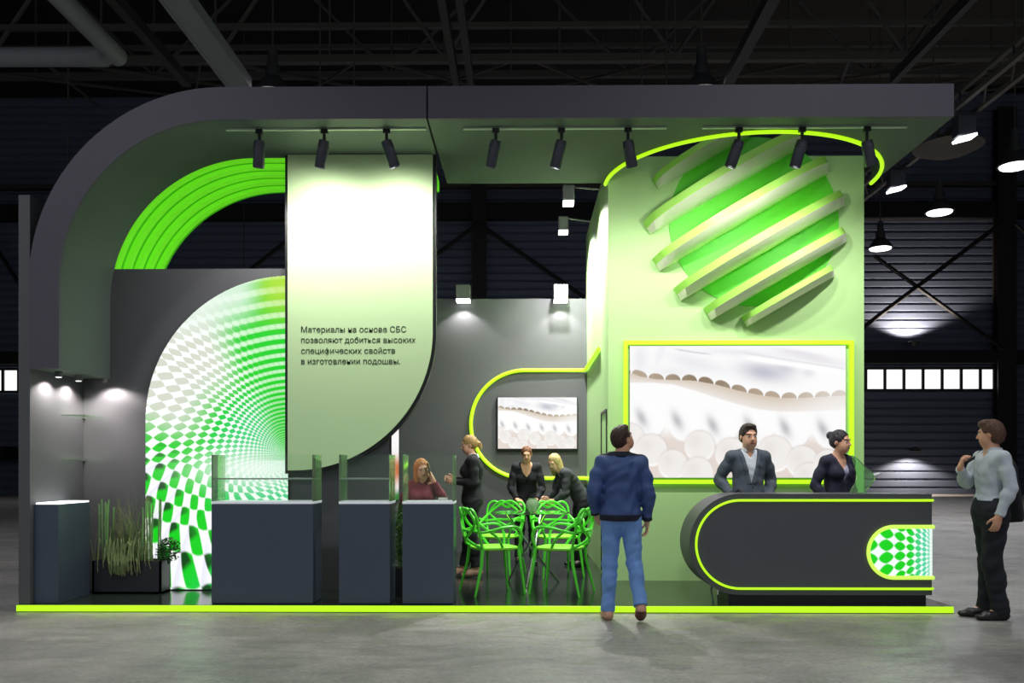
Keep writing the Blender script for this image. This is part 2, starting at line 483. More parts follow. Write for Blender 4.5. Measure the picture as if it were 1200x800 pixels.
# ducts and beams running with the depth of the hall
ZD = 9.0
def depth_x(px, py, z=ZD):          # x of a depth-running line at height z seen at (px, py)
    Y = F_PX * (z - CAM_Z) / (HY - py); return P(px, py, Y).x, Y
x, y = depth_x(138, 64)
bm = new(); tube(bm, catmull([(x, 4, ZD), (x, y - 0.9, ZD), (x, y - 0.45, ZD), (x - 0.12, y - 0.12, ZD), (x - 0.45, y, ZD), (x - 0.9, y, ZD), (-16, y, ZD)], 6), 0.17, 16)
tag(obj('ventilation_duct', bm, M_duct, smooth=True), 'grey round ventilation duct bending in an elbow above the rounded canopy end', 'duct')
x, y = depth_x(282, 96)
bm = new(); box(bm, x - 0.2, x + 0.2, 4.6, 16.8, ZD - 0.12, ZD - 0.04); box(bm, x - 0.24, x - 0.19, 4.6, 16.8, ZD - 0.14, ZD + 0.08); box(bm, x + 0.19, x + 0.24, 4.6, 16.8, ZD - 0.14, ZD + 0.08)
tag(obj('cable_tray', bm, M_duct), 'wide grey cable tray with pale rims above the arch canopy', 'cable tray')
for (px, py, w, lab) in ((222, 98, 0.16, 'narrow dark roof beam beside the wide cable tray'), (535, 98, 0.13, 'dark roof beam above the canopy gap, nearer the niche'), (552, 98, 0.12, 'dark roof beam above the canopy gap, nearer the block'), (852, 98, 0.2, 'dark roof beam above the green block'),
                    (1045, 96, 0.12, 'dark thin beam above the free canopy corner')):
    x, y = depth_x(px, py)
    tag(obj('roof_beam', boxbm(x - w / 2, x + w / 2, 4.6, 16.8, ZD - 0.1, ZD + 0.1), mat('dim_beam_steel', srgb(40, 39, 40), 0.6)), lab, 'beam', 'beams running toward the far wall')
# lamp gantry to the right of the canopy
gx, gy = depth_x(1130, 132)
bm = new()
for (dx, dz) in ((-0.25, 0), (0.25, 0), (0.0, 0.5)): box(bm, gx + dx - 0.05, gx + dx + 0.05, 5, 42, ZD + dz - 0.05, ZD + dz + 0.05)
root = thing('lamp_gantry', 'triangular steel gantry carrying the floodlights right of the canopy', 'gantry', (gx, 20, ZD))
obj('chords', bm, mat('gantry_steel', srgb(92, 88, 84), 0.5), root)
bm = new()
for i in range(36):
    y0 = 5 + i * 1.0; s = -0.25 if i % 2 else 0.25
    bar(bm, (gx + s, y0, ZD), (gx, y0 + 0.5, ZD + 0.5), 0.025); bar(bm, (gx - 0.25, y0, ZD), (gx + 0.25, y0 + 1, ZD), 0.025)
obj('lattice', bm, M_steel, root)
def flood(Y, label, w=0.40):
    z = ZD - 0.28
    root = thing('floodlight', label, 'lamp', (gx, Y, ZD), group='floodlights on the gantry')
    obj('housing', boxbm(gx - w / 2, gx + w / 2, Y - 0.15, Y + 0.15, z - 0.3, z + 0.16, 0.03), M_spot, root)
    obj('yoke', boxbm(gx - 0.3, gx + 0.3, Y - 0.03, Y + 0.03, z + 0.14, ZD - 0.03), M_spot, root)
    bm = new(); R = Matrix.Rotation(math.radians(-14), 3, 'Y')
    obox(bm, (gx, Y - 0.02, z - 0.32), (w * 0.98, 0.30, 0.05), R); obj('lens', bm, M_lens, root, label='glowing white lens')
    spot('floodlight_light', (gx, Y, z - 0.4), (gx - 1.5, Y - 2, 0), W_FLOOD, 110, (0.93, 0.97, 1.0), 0.6, 0.2, root)
flood(gy, 'nearest glowing floodlight, just off the free canopy corner')
flood(depth_x(1060, 196)[1], 'farther glowing floodlight, beside the neon ring')
tag(obj('dish_reflector', lathe(new(), [(0.0, -0.16), (0.5, -0.1), (0.75, 0.02), (0.72, 0.05), (0.03, -0.06), (0.03, 0.32), (0, 0.32)], (gx + 0.25, gy + 1.2, ZD - 0.35), 20), mat('tan_enamel', srgb(86, 80, 72), 0.8), smooth=True), 'tan shallow dish reflector hanging under the gantry by the nearest floodlight', 'reflector')

M_shade = mat('dark_lamp_shade', srgb(56, 56, 58), 0.5)
def high_bay(x, Y, label, power, in_view=True, z=ZD):
    root = thing('high_bay_lamp', label, 'lamp', (x, Y, z), group='high bay pendant lamps')
    bm = new(); lathe(bm, [(0.06, 0.95), (0.1, 0.93), (0.11, 0.62), (0.15, 0.55), (0.16, 0.36), (0.22, 0.30), (0.4, 0.06), (0.41, 0.0), (0.38, 0.0), (0.0, 0.1)], (x, Y, z), 24)
    obj('lamp_shade', bm, M_shade, root, smooth=True)
    bm = new(); lathe(bm, [(0.37, 0.02), (0.34, -0.03), (0.2, -0.06), (0.0, -0.07)], (x, Y, z), 24); obj('lens', bm, M_lens, root, smooth=True, label='glowing white lens')
    bm = new(); tube(bm, [(x, Y, z + 0.9), (x, Y, 20.98)], 0.018, 6); obj('cable', bm, M_steel, root)
    spot('high_bay_light', (x, Y, z - 0.1), (x, Y, 0), power, 130, (0.96, 0.98, 1.0), 0.7, 0.35, root)
for Y, lab in ((21.7, 'high bay lamp at the picture edge, largest of the three glowing discs'), (25.6, 'middle of the three glowing high bay lamps right of the stand'), (29.8, 'farthest glowing high bay lamp, close beside the green block')):
    high_bay(12.45, Y, lab, W_BAY_VIEW)
high_bay(-5.1, 17.4, 'high bay lamp showing only its neck above the arch canopy', W_BAY_VIEW)
high_bay(3.65, 17.4, 'high bay lamp showing only its neck above the block canopy', W_BAY_VIEW)
for x, lab in ((-12.6, 'unseen high bay lamp added behind the storage block'), (-5.1, 'unseen high bay lamp added behind the text panel'), (3.65, 'unseen high bay lamp added behind the back partition'), (11.2, 'unseen high bay lamp added behind the green block')):
    high_bay(x, 38.5, lab, W_BAY_VIEW * 2.2, z=7.9)  # unseen lamps added to brighten the lower far siding
# the same row of lamps carries on over the visitors
for i, (x, Y) in enumerate(((-5.1, 4.0), (3.65, 4.0), (-5.1, -1.5), (3.65, -1.5), (11.5, 6.5), (-12.5, 7.0))):
    high_bay(x, Y, ('high bay lamp over the aisle before the arch canopy', 'high bay lamp over the aisle before the block canopy', 'high bay lamp behind the visitors, on the arch side', 'high bay lamp behind the visitors, on the block side', 'high bay lamp over the aisle beyond the free canopy corner', 'high bay lamp over the aisle beyond the niche')[i], W_BAY_NEAR)
for i, px in enumerate((80, 375, 415, 752, 781, 1094, 1190)):
    Y = 21; p = P(px, 60, Y); bm = new(); tube(bm, [(p.x, Y, (8.9 if px < 1100 else 11.5)), (p.x, Y, 21)], 0.022, 5)
    tag(obj('suspension_cable', bm, M_steel), ('steel suspension cable hanging above the rounded canopy end', 'left one of the two steel cables above the text panel', 'right one of the two steel cables above the text panel', 'left one of the two steel cables above the block canopy', 'right one of the two steel cables above the block canopy', 'steel cable above the free canopy corner', 'steel cable above the picture-edge high bay lamp')[i], 'cable', 'suspension cables')
# ------------------------------------------------------------------ the stand
Y0 = 8.13            # front edge of the platform
ZP = 0.07            # platform top
XL, XR = -4.84, 4.08
YB = 13.2            # back partition
root = thing('stand_platform', 'low dark glossy platform carrying the whole exhibition stand', 'platform', (0, Y0, 0))
obj('deck', boxbm(XL, XR, Y0, YB + 0.2, 0.0, ZP - 0.001), M_platform, root)
bm = new(); box(bm, XL, XR, Y0 - 0.02, Y0 - 0.001, 0.008, 0.066, 0.004); obj('led_edge', bm, M_neon, root, label='glowing yellow green LED edge')

# arch canopy: fascia + deep grey-green body, front edge at Y0
XA = -4.73; T = 0.29; ZT = 5.02; ZB = ZT - 0.31; ZL = 2.335; XG = PX(499.5, Y0); YA = 9.15; YC = 10.0
R1 = 1.86; R2 = R1 - 0.30
def arch_outline(x1, inner_r=R2, ix=XA + T, iz=ZB, o=True):
    outer = [(XA, ZL)] + arc(XA + R1, ZT - R1, R1, 180, 90, 40) + [(x1, ZT)]
    inner = [(x1, iz)] + arc(ix + inner_r, iz - inner_r, inner_r, 90, 180, 40) + [(ix, ZL)]
    return outer + inner
root = thing('arch_canopy', 'dark canopy with a rounded end that bends down into a hanging leg over the niche', 'canopy', (XA, Y0, ZL))
bm = new(); prism_y(bm, arch_outline(XG), Y0, Y0 + 0.04); obj('fascia', bm, M_fascia, root, label='dark violet grey front board')
bm = new(); prism_y(bm, arch_outline(XG), Y0 + 0.04, YA); obj('soffit', bm, M_soffit, root, label='grey green curved body')
# ribs: backlit green quarter-arch steps behind it
root = thing('ribbed_arch', 'glowing green ribbed quarter arch inside the rounded canopy', 'arch', (XA, YA, 3.5))
M_rib = mat('backlit_green_acrylic', srgb(70, 190, 20), 0.45, emit=srgb(112, 226, 34), estr=0.62)
M_rib2 = mat('backlit_green_groove', srgb(60, 170, 15), 0.5, emit=srgb(58, 176, 12), estr=0.45)
XI = XA + T
for k in range(5):
    ya = YA + 0.02 + 0.185 * k; off = 0.006 + 0.020 * k
    def band(o0, o1):
        r0 = R2 - o0 * 0.3; r1 = R2 - o1 * 0.3
        outer = [(XI + o0, 3.40)] + arc(XI + o0 + r0, ZB - o0 - r0, r0, 180, 90, 40) + [(-0.98, ZB - o0)]
        inner = [(-0.98, ZB - o1)] + arc(XI + o1 + r1, ZB - o1 - r1, r1, 90, 180, 40) + [(XI + o1, 3.40)]
        return outer, inner[::-1]
    bm = new(); strip_y(bm, *band(-0.05, off), ya, ya + 0.10); rb = obj('rib', bm, M_rib, root)
    bm = new(); strip_y(bm, *band(-0.05, off - 0.016), ya + 0.10, ya + 0.185); obj('groove', bm, M_rib2, rb, label='darker recessed band')
# canopy over the block, with a round cut-out rimmed by LED
XC2, RC, YCC = 2.52, 1.56, 10.0
XF = PX(1118, Y0); XG2 = PX(501.5, Y0)
def block_canopy_outline():
    pts = [(XG2, Y0 + 0.04), (XF, Y0 + 0.04), (XF, YC)]
    for a in np.linspace(0, -180, 49):
        pts.append((XC2 + RC * math.cos(math.radians(a)), YCC + RC * math.sin(math.radians(a))))
    pts.append((XG2 + 0.02, YC))
    return pts
root = thing('block_canopy', 'long dark canopy reaching to the free corner, with a round bite around the fins', 'canopy', (0, Y0, ZB))
obj('fascia', boxbm(XG2, XF, Y0, Y0 + 0.04, ZB, ZT), M_fascia, root, label='dark violet grey front board')
bm = new(); prism_z(bm, block_canopy_outline(), ZB, ZT); obj('soffit', bm, M_soffit, root, label='grey green underside')
bm = new(); tube(bm, [(XC2 + (RC - 0.012) * math.cos(math.radians(a)), YCC + (RC - 0.012) * math.sin(math.radians(a)), ZB - 0.012) for a in np.linspace(0, -180, 60)], 0.022, 8)
obj('led_ring', bm, M_neon, root, smooth=True, label='glowing lime LED arc')

# left side wall and walls behind
root = thing('side_partition', 'tall dark end wall of the stand on the niche side', 'partition', (XL, Y0, ZP))
obj('panel', boxbm(XL, XA, Y0 + 0.02, YB, ZP, 4.0), M_dark, root)
YW1 = 9.15; XE = PX(456, YW1); ZW1 = PZ(315, YW1, 200)
root = thing('storage_block', 'dark wall block holding the arched light box and closing the niche', 'partition', (-3, YW1, ZP))
obj('wall_body', boxbm(XA + 0.002, XE, YW1, YW1 + 0.62, ZP, ZW1), M_dark, root)
# arched light box
XLb, XRb = PX(170.5, YW1 - 0.05), PX(337.5, YW1 - 0.05)
Rb = XRb - XLb + 0.02
ZTb = PZ(323, YW1 - 0.05, 300); ZCb = ZTb - Rb
def beads(px, py, scale=1.0):
    """bead tunnel picture as linear rgb, in photo-like coordinates relative to the vanishing point"""
    dx = (px) ; dy = (py)                      # to the left, up
    r = np.sqrt(dx * dx + dy * dy) + 1e-3
    th = np.degrees(np.arctan2(dy, dx))          # 0 = left, 90 = up, -60 = down
    k = 8.3 + 4.6 * sstep(10, 80, th) - 2.6 * sstep(-15, -60, th)
    n = k * np.log(r / 100.0) - th * 0.004
    m = np.interp(th, [-120, -30, 0, 40, 95, 180], [-9.0, -3.2, 0.0, 8.6, 27.0, 50.0]) + n * 0.5
    fn = n - np.floor(n) - 0.5; fm = m - np.floor(m) - 0.5
    d = np.sqrt((fn * 1.0) ** 2 + (fm * 1.0) ** 2)
    dm = (np.abs(fn) + np.abs(fm))
    solid = sstep(52, 80, th) * sstep(0, 40, r)          # bands instead of beads near the right edge
    bead = 1 - sstep(0.38 , 0.46, 0.35 * d + 0.65 * dm * 0.80)
    bandm = 1 - sstep(0.20, 0.34, np.abs(fn))
    mask = bead * (1 - solid) + np.maximum(bandm, bead * 0.3) * solid
    white = lin([246, 250, 248]); green = lin([6, 205, 22]); dkgreen = lin([8, 70, 14]); teal = lin([60, 205, 150]); grey = lin([208, 213, 198])
    yel = lin([190, 222, 40])
    # base colour of the beads
    col = np.ones(px.shape + (3,)) * green
    gz = sstep(8, 26, th - 0.0) * (1 - sstep(50, 66, th - (r - 120) * 0.10)) * sstep(95, 150, r)
    col = col * (1 - gz[..., None]) + grey * gz[..., None]
    tz = np.clip(sstep(120, 40, r) * (1 - sstep(50, 80, th)) + sstep(-42, -75, th) * 0.8, 0, 1)
    col = col * (1 - 0.75 * tz[..., None]) + teal * 0.75 * tz[..., None]
    big = sstep(110, 150, r) * (1 - sstep(0, 14, th))
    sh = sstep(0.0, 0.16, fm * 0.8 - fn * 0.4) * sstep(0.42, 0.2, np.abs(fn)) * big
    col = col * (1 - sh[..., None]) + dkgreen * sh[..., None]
    # gaps between beads
    gap = np.ones(px.shape + (3,)) * white
    lg = solid * sstep(150, 60, th)
    gap = gap * (1 - 0.55 * lg[..., None]) + lin([96, 226, 60]) * 0.55 * lg[..., None]
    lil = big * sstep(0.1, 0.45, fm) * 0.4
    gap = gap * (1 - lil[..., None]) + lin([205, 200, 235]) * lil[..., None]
    out = gap * (1 - mask[..., None]) + col * mask[..., None]
    # soft wash at the top, yellow toward the right edge, white glow low on the right
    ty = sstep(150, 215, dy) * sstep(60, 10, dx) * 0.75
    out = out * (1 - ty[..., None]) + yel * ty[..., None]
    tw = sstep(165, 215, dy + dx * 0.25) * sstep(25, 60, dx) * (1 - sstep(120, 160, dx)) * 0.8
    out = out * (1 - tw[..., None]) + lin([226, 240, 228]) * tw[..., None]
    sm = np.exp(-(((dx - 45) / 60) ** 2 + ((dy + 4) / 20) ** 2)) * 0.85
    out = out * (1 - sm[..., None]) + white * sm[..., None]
    # green throat of the tunnel
    thr = np.exp(-(((dx + 4) / 38) ** 2 + ((dy - 42) / 52) ** 2)) * 0.6 * (dy > 6)
    out = out * (1 - thr[..., None]) + lin([10, 190, 20]) * thr[..., None]
    lft = sstep(-25, -70, dy) * sstep(158, 172, dx) * 0.6
    out = out * (1 - lft[..., None]) + lin([215, 225, 160]) * lft[..., None]
    return out * 1.08
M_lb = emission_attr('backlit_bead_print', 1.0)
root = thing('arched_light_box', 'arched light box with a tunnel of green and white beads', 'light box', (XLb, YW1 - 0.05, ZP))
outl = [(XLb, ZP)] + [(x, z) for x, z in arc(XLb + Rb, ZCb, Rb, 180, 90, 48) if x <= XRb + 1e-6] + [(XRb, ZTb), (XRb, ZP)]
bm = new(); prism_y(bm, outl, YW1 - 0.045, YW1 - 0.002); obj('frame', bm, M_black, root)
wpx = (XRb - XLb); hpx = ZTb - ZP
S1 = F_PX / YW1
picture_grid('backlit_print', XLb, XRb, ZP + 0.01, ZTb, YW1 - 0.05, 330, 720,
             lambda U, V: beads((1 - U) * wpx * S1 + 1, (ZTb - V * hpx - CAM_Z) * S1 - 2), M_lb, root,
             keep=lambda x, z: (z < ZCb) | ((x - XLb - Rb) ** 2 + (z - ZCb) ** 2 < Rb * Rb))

# text panel, hanging from the canopy
YT = 9.04
xa, xb = PX(337, YT), PX(507, YT); zt = PZ(181, YT, 420); zb = PZ(551, YT, 340); rt = PX(507, YT) - PX(344, YT)
def panel_outline(g):
    return [(xa - g, zt), (xa - g, zb - g)] + arc(xb - rt, zb + rt, rt + g, 270, 360, 40) + [(xb + g, zt)]
root = thing('text_panel', 'tall pale green hanging panel with a rounded lower corner and printed lines', 'panel', (xa, YT, zb))
bm = new(); prism_y(bm, [(x, z) for x, z in panel_outline(0.0)], YT, YT + 0.03); obj('face', bm, M_panel, root)
bm = new(); prism_y(bm, panel_outline(0.035), YT + 0.031, YT + 0.105); obj('backing', bm, M_black, root, label='dark rim behind the pale face')
bm = new(); box(bm, xa + 0.2, xa + 0.24, YT + 0.04, YT + 0.08, zt - 0.02, ZB); obj('hanger', bm, M_black, root)
obj('hanger', boxbm(xb - 0.24, xb - 0.2, YT + 0.04, YT + 0.08, zt - 0.02, ZB), M_black, root)
def text_obj(name, s, px, py_base, w_px, Yp, parent, m=M_ink):
    cu = bpy.data.curves.new(name, 'FONT'); cu.body = s; cu.size = 1.0; cu.extrude = 0.006; cu.offset = 0.001
    t = bpy.data.objects.new(name, cu); C.objects.link(t)
    dg = bpy.context.evaluated_depsgraph_get(); dg.update()
    me = bpy.data.meshes.new_from_object(t.evaluated_get(dg))
    bpy.data.objects.remove(t)
    xs = [v.co.x for v in me.vertices]; a, b = min(xs), max(xs)
    p0 = P(px, py_base, Yp); p1 = P(px + w_px, py_base, Yp)
    sc_ = (p1.x - p0.x) / (b - a)
    for v in me.vertices:
        x, y, z = v.co
        v.co = ((x - a) * sc_ + p0.x, Yp - z * 0.5, y * sc_ + p0.z)
    me.materials.clear(); me.materials.append(m)
    o = bpy.data.objects.new(name, me); return finish(o, parent)
for s, py, w in (('Материалы на основе СБС', 389.3, 123), ('позволяют добиться высоких', 401.6, 134), ('специфических свойств', 414.2, 110), ('в изготовлении подошвы.', 426.5, 116)):
    text_obj('printed_line', s, 353, py, w, YT - 0.001, root)

# back partition with its LED loop and display
root = thing('back_partition', 'dark back wall of the meeting corner, under the two box downlights', 'partition', (-1, YB, ZP))
obj('panel', boxbm(-4.72, 1.0, YB, YB + 0.15, ZP, PZ(350, YB, 600)), M_dark, root)
# green block
XT0, XT1, YTW, ZTT = PX(712.8, 9.92), PX(1012.5, 9.92), 9.92, PZ(183, 9.92, 860)
root = thing('green_block', 'tall pale green block behind the reception counter', 'kiosk', (XT0, YTW, ZP))
obj('body', boxbm(XT0, XT1, YTW, YB + 0.15, ZP, ZTT), M_green, root)
xh = XT0 - 0.001
bm = new()
for yy in (10.06, 10.72): box(bm, xh - 0.012, xh, yy, yy + 0.025, ZP + 0.02, 2.05)
box(bm, xh - 0.012, xh, 10.06, 10.745, 2.05, 2.075)
obj('door_frame', bm, M_black, root, label='thin black door outline')
# led loop: on the back wall then along the side of the block
zu, zl = PZ(434, YB, 640), PZ(560, YB, 640); rr = (zu - zl) / 2; xl = PX(552, YB); yb = YB - 0.02
yb = YB - 0.03
pts = [(XT0 - 0.03, 10.85, zu), (XT0 - 0.03, yb, zu)] + [(x, yb, z) for x, z in arc(xl + rr, (zu + zl) / 2, rr, 90, 270, 40)] + [(XT0 - 0.03, yb, zl), (XT0 - 0.03, 10.85, zl)]
bm = new(); tube(bm, pts, 0.028, 8); tag(obj('led_loop', bm, M_neon, smooth=True), 'lime LED tube looping around the small wall display', 'light tube')
# fins on the block
cx_, cz_ = PX(873, YTW), PZ(262, YTW, 870); RS = 1.14; DP = 0.56; tilt = math.radians(30)
root = thing('fin_relief', 'round relief of slanting lime green fins high on the green block', 'relief', (cx_, YTW, cz_))
bm = new(); prism_y(bm, arc(cx_ + 0.10, cz_ + 0.02, RS * 0.86, 0, 360, 64)[:-1], YTW - 0.012, YTW - 0.0005); obj('bounce_disc', bm, M_bounce, root, label='added green disc, coloured for the light bounced between the fins')  # added disc; its green stands in for light bounced in the gaps
ud = Vector((math.cos(tilt), 0, math.sin(tilt))); nd = Vector((-math.sin(tilt), 0, math.cos(tilt)))
fin_th = 0.165; M_fin_underlight = mat('painted_fin_underlight', srgb(240, 240, 222), 0.5)  # near-white underside colour stands in for light reaching it from below
for vc in FINS if 'FINS' in globals() else (0.92, 0.52, 0.10, -0.32, -0.69, -0.98):
    bm = new(); rows = []
    half = fin_th / 2 * (0.8 if abs(vc) > 0.9 else 1)
    cc = min(abs(vc) + half, RS * 0.985); L = math.sqrt(RS * RS - min(abs(vc), RS * 0.95) ** 2)
    N = 36
    for sgn in (-1, 1):
        row = []
        for i in range(N + 1):
            u = -L + 2 * L * i / N
            d = DP * math.sqrt(max(0, 1 - (u / L) ** 2)) ** 0.9 * math.sqrt(max(0.08, 1 - (vc / (RS * 1.12)) ** 2)) + 0.03
            base = Vector((cx_, YTW - 0.001, cz_)) + ud * u + nd * (vc + sgn * half)
            row.append((bm.verts.new(base), bm.verts.new(base + Vector((0, -d, 0)))))
        rows.append(row)
    a, b = rows                        # a: lower side, b: upper side; the front edge is chamfered below to catch light
    mid = []; low = []
    for i in range(N + 1):
        f0, f1 = a[i][1].co.copy(), b[i][1].co.copy(); m_ = (f0 + f1) / 2
        mid.append(bm.verts.new(m_)); dd = (f0.y - (YTW - 0.001)); a[i][1].co.y = f0.y + min(0.13, -dd * 0.45)
    for i in range(N):
        f_ = bm.faces.new((a[i][0], a[i + 1][0], a[i + 1][1], a[i][1])); f_.material_index = 1
        f_ = bm.faces.new((a[i][1], a[i + 1][1], mid[i + 1], mid[i])); f_.material_index = 1
        bm.faces.new((mid[i], mid[i + 1], b[i + 1][1], b[i][1]))
        bm.faces.new((b[i][0], b[i][1], b[i + 1][1], b[i + 1][0]))
        bm.faces.new((a[i][0], b[i][0], b[i + 1][0], a[i + 1][0]))
    bm.faces.new((a[0][0], a[0][1], mid[0], b[0][1], b[0][0])); bm.faces.new((a[N][0], b[N][0], b[N][1], mid[N], a[N][1]))
    obj('fin', bm, [M_fin, M_fin_underlight], root, smooth=True)

# pictures of a shoe sole on the two displays
def sole(U, V, variant=0):
    if variant: V = V * 1.0 + 0.02
    base = np.ones(U.shape + (3,)) * lin([250, 249, 249])
    def over(c, w):
        nonlocal base
        w = np.clip(w, 0, 1)[..., None]; base = base * (1 - w) + lin(c) * w
    # soft grey folds in the upper part
    for (u0, v0, su, sv, ang, c, w) in ((0.62, 0.20, 0.12, 0.07, 0.35, [188, 189, 202], .8), (0.72, 0.17, .06, .05, .3, [196, 197, 208], .6), (0.30, .13, .16, .06, .45, [228, 228, 234], .7), (0.05, .1, .04, .12, 0, [226, 226, 232], .6),
                                   (.14, .06, .02, .1, .2, [232, 232, 238], .6), (.85, .10, .2, .03, .3, [222, 220, 226], .6), (.5, .05, .2, .03, .1, [232, 230, 236], .8), (.83, .2, .03, .04, 0, [208, 210, 220], .5), (.8, .06, .12, .02, .28, [224, 220, 228], .7), (.2, .2, .12, .05, 0.1, [236, 235, 238], .8)):
        x = (U - u0) * math.cos(ang) + (V - v0) * math.sin(ang); y = -(U - u0) * math.sin(ang) + (V - v0) * math.cos(ang)
        over(c, np.exp(-(x / su) ** 2 - (y / sv) ** 2) * min(1, w * 1.25))
    ln = 0.02 + 0.35 * (U - 0.2) - 0.3 * (U - 0.2) ** 2 * 2
    over([176, 170, 172], np.exp(-((V - ln) / 0.006) ** 2) * sstep(0.19, 0.24, U) * sstep(0.40, 0.34, U) * 0.6)
    l2 = 0.06 + 0.26 * (U - 0.55)
    over([255, 255, 255], np.exp(-((V - l2 - 0.03) / 0.02) ** 2) * sstep(0.5, 0.6, U))
    over([190, 184, 196], np.exp(-((V - l2) / 0.008) ** 2) * sstep(0.5, 0.58, U) * 0.35)
    # toothed edge
    ct = np.interp(U, [0, .05, .12, .2, .3, .4, .5, .6, .7, .8, .9, 1], [.19, .22, .24, .245, .25, .28, .325, .36, .385, .385, .375, .365])
    cb = np.interp(U, [0, .1, .2, .3, .4, .5, .6, .7, .8, .9, 1], [.285, .285, .30, .345, .40, .45, .49, .505, .505, .50, .49])
    nt = 13.0; ph = U * nt - 0.1
    tooth = np.sqrt(np.clip(1 - ((ph - np.floor(ph) - 0.5) * 2.15) ** 2, 0, 1)) * 0.045
    ins = (V > ct - tooth + 0.012) & (V < cb)
    fade = 1 - 0.55 * sstep(0.65, 0.98, U)
    t = np.clip((V - ct) / (cb - ct), 0, 1)
    cav = np.array(lin([206, 190, 170]))[None, None] * (1 - t[..., None]) + np.array(lin([236, 230, 226]))[None, None] * t[..., None]
    wv = (sstep(0.0, 0.008, V - (ct - tooth + 0.012)) * sstep(0, 0.012, cb - V)) * fade
    base = base * (1 - wv[..., None]) + cav * wv[..., None]
    dk = ins * (V < ct + 0.014) * sstep(0, 0.01, V - (ct - tooth + 0.012)) * np.exp(-((U - 0.34) / 0.2) ** 2) * 0.9
    over([104, 84, 64], dk)
    over([150, 128, 104], ins * (V < ct + 0.012) * fade * 0.5)
    # dimples of the foam
    rows = ((0.09, .58, .075, .0), (0.255, .60, .078, 0), (0.42, .635, .078, 0), (0.59, .64, .075, 0), (0.755, .655, .078, 0), (0.93, .665, .075, 0),
            (0.0, .70, .07, 1), (0.10, .79, .075, 1), (0.20, .90, .07, 1), (0.325, .76, .072, 1), (0.315, .965, .075, 1), (0.47, .82, .075, 1), (0.67, .82, .085, 1), (0.80, .88, .075, 1), (0.83, 1.0, .07, 1), (0.92, .90, .07, 1), (.56, .97, .07, 1))
    low = sstep(0.60, 0.72, V - 0.05 * U); over([226, 214, 206], low)
    asp = 253 / 154.0
    for (u0, v0, r, kind) in rows:
        dx = (U - u0); dy = (V - v0) / asp; d = np.sqrt(dx * dx + dy * dy)
        if kind == 0:
            over([251, 250, 250], 1 - sstep(r * 0.97, r * 1.03, d))
            over([224, 218, 214], np.exp(-((d - r) / 0.006) ** 2) * sstep(0, r * .8, dy) * 0.7)
            q = ((dx + 0.035) * 0.9 + (dy + 0.02) * -0.45) ** 2 / 0.020 ** 2 + ((dx + 0.035) * 0.45 + (dy + 0.02) * 0.9) ** 2 / 0.042 ** 2
            over([176, 176, 182], np.exp(-q * 0.8) * sstep(-0.05, 0.0, dx + 0.052) * 0.85)
        else:
            over([240, 236, 233], (1 - sstep(r * 0.95, r * 1.02, d)))
            over([212, 203, 197], np.exp(-((d - r) / 0.005) ** 2) * 0.5 * sstep(-r, r, dx * 0.5 - dy))
            over([254, 253, 252], np.exp(-((d - r * 0.93) / 0.006) ** 2) * 0.8 * sstep(-r * .2, r, dy))
            over([222, 215, 210], np.exp(-((dx + r * .3) / (r * .5)) ** 2 - ((dy + r * .3) / (r * .5)) ** 2) * 0.5)
    return base * 1.0
M_scr = emission_attr('lit_display_picture', 1.0)
ys = YTW - 0.05
x0, x1, z1, z0 = PX(738, ys), PX(991, ys), PZ(405, ys, 860), PZ(559.5, ys, 860)
root = thing('video_wall', 'large wall display of a white shoe sole behind the reception counter', 'display', (x0, ys, z0))
obj('housing', boxbm(x0, x1, ys + 0.002, YTW - 0.001, z0, z1), M_black, root)
picture_grid('lit_screen', x0, x1, z0, z1, ys, 520, 320, sole, M_scr, root)
def led_frame(xa, xb, za, zb, y, r, name, label, cat, wide):
    bm = new(); xs = 0.04
    o = [(xa - wide, za - wide), (xb + wide, za - wide), (xb + wide, zb + wide), (xa - wide, zb + wide)]
    i = [(xa, za), (xb, za), (xb, zb), (xa, zb)]
    for k in range(4):
        p, q, s, t = o[k], o[(k + 1) % 4], i[(k + 1) % 4], i[k]
        prism_y(bm, [p, q, s, t], y - 0.012, y + 0.03)
    return obj(name, bm, M_neon, root, label=label)
led_frame(PX(735, YTW), PX(994.5, YTW), PZ(562, YTW, 860), PZ(404, YTW, 860), YTW - 0.035, 0, 'led_frame', 'glowing lime LED frame', 'light tube', 0.045)
ys = YB - 0.06
x0, x1, z1, z0 = PX(583.5, ys), PX(676, ys), PZ(465.5, ys, 630), PZ(525.5, ys, 630)
root = thing('wall_television', 'small wall television showing a toothed white sole, inside the LED loop', 'television', (x0, ys, z0))
obj('housing', boxbm(x0 - 0.015, x1 + 0.015, ys + 0.004, YB - 0.001, z0 - 0.025, z1 + 0.012, 0.004), M_black, root)
picture_grid('lit_screen', x0, x1, z0, z1, ys, 260, 170, lambda U, V: sole(U, V, 1), M_scr, root)

# box downlights on top of the back partition
for px, lab in ((543, 'square downlight on the back wall, nearer the text panel'), (657, 'square downlight on the back wall, nearer the green block')):
    p = P(px, 345, YB - 0.14); zt_ = PZ(335, YB - 0.14, px); zb_ = PZ(353, YB - 0.14, px)
    root = thing('box_downlight', lab, 'lamp', (p.x, p.y, zt_), group='square downlights on the back wall')
    obj('housing', boxbm(p.x - 0.11, p.x + 0.11, YB - 0.26, YB - 0.001, zb_ + 0.02, zt_, 0.01), M_grey_metal, root)
    obj('lens', boxbm(p.x - 0.105, p.x + 0.105, YB - 0.25, YB - 0.05, zb_ - 0.012, zb_ + 0.019), M_lens, root)
    spot('downlight_beam', (p.x, YB - 0.2, zb_ - 0.03), (p.x, YB - 0.02, zb_ - 1.0), W_BACK, 112, (1, 0.97, 0.93), 0.35, 0.03, root)
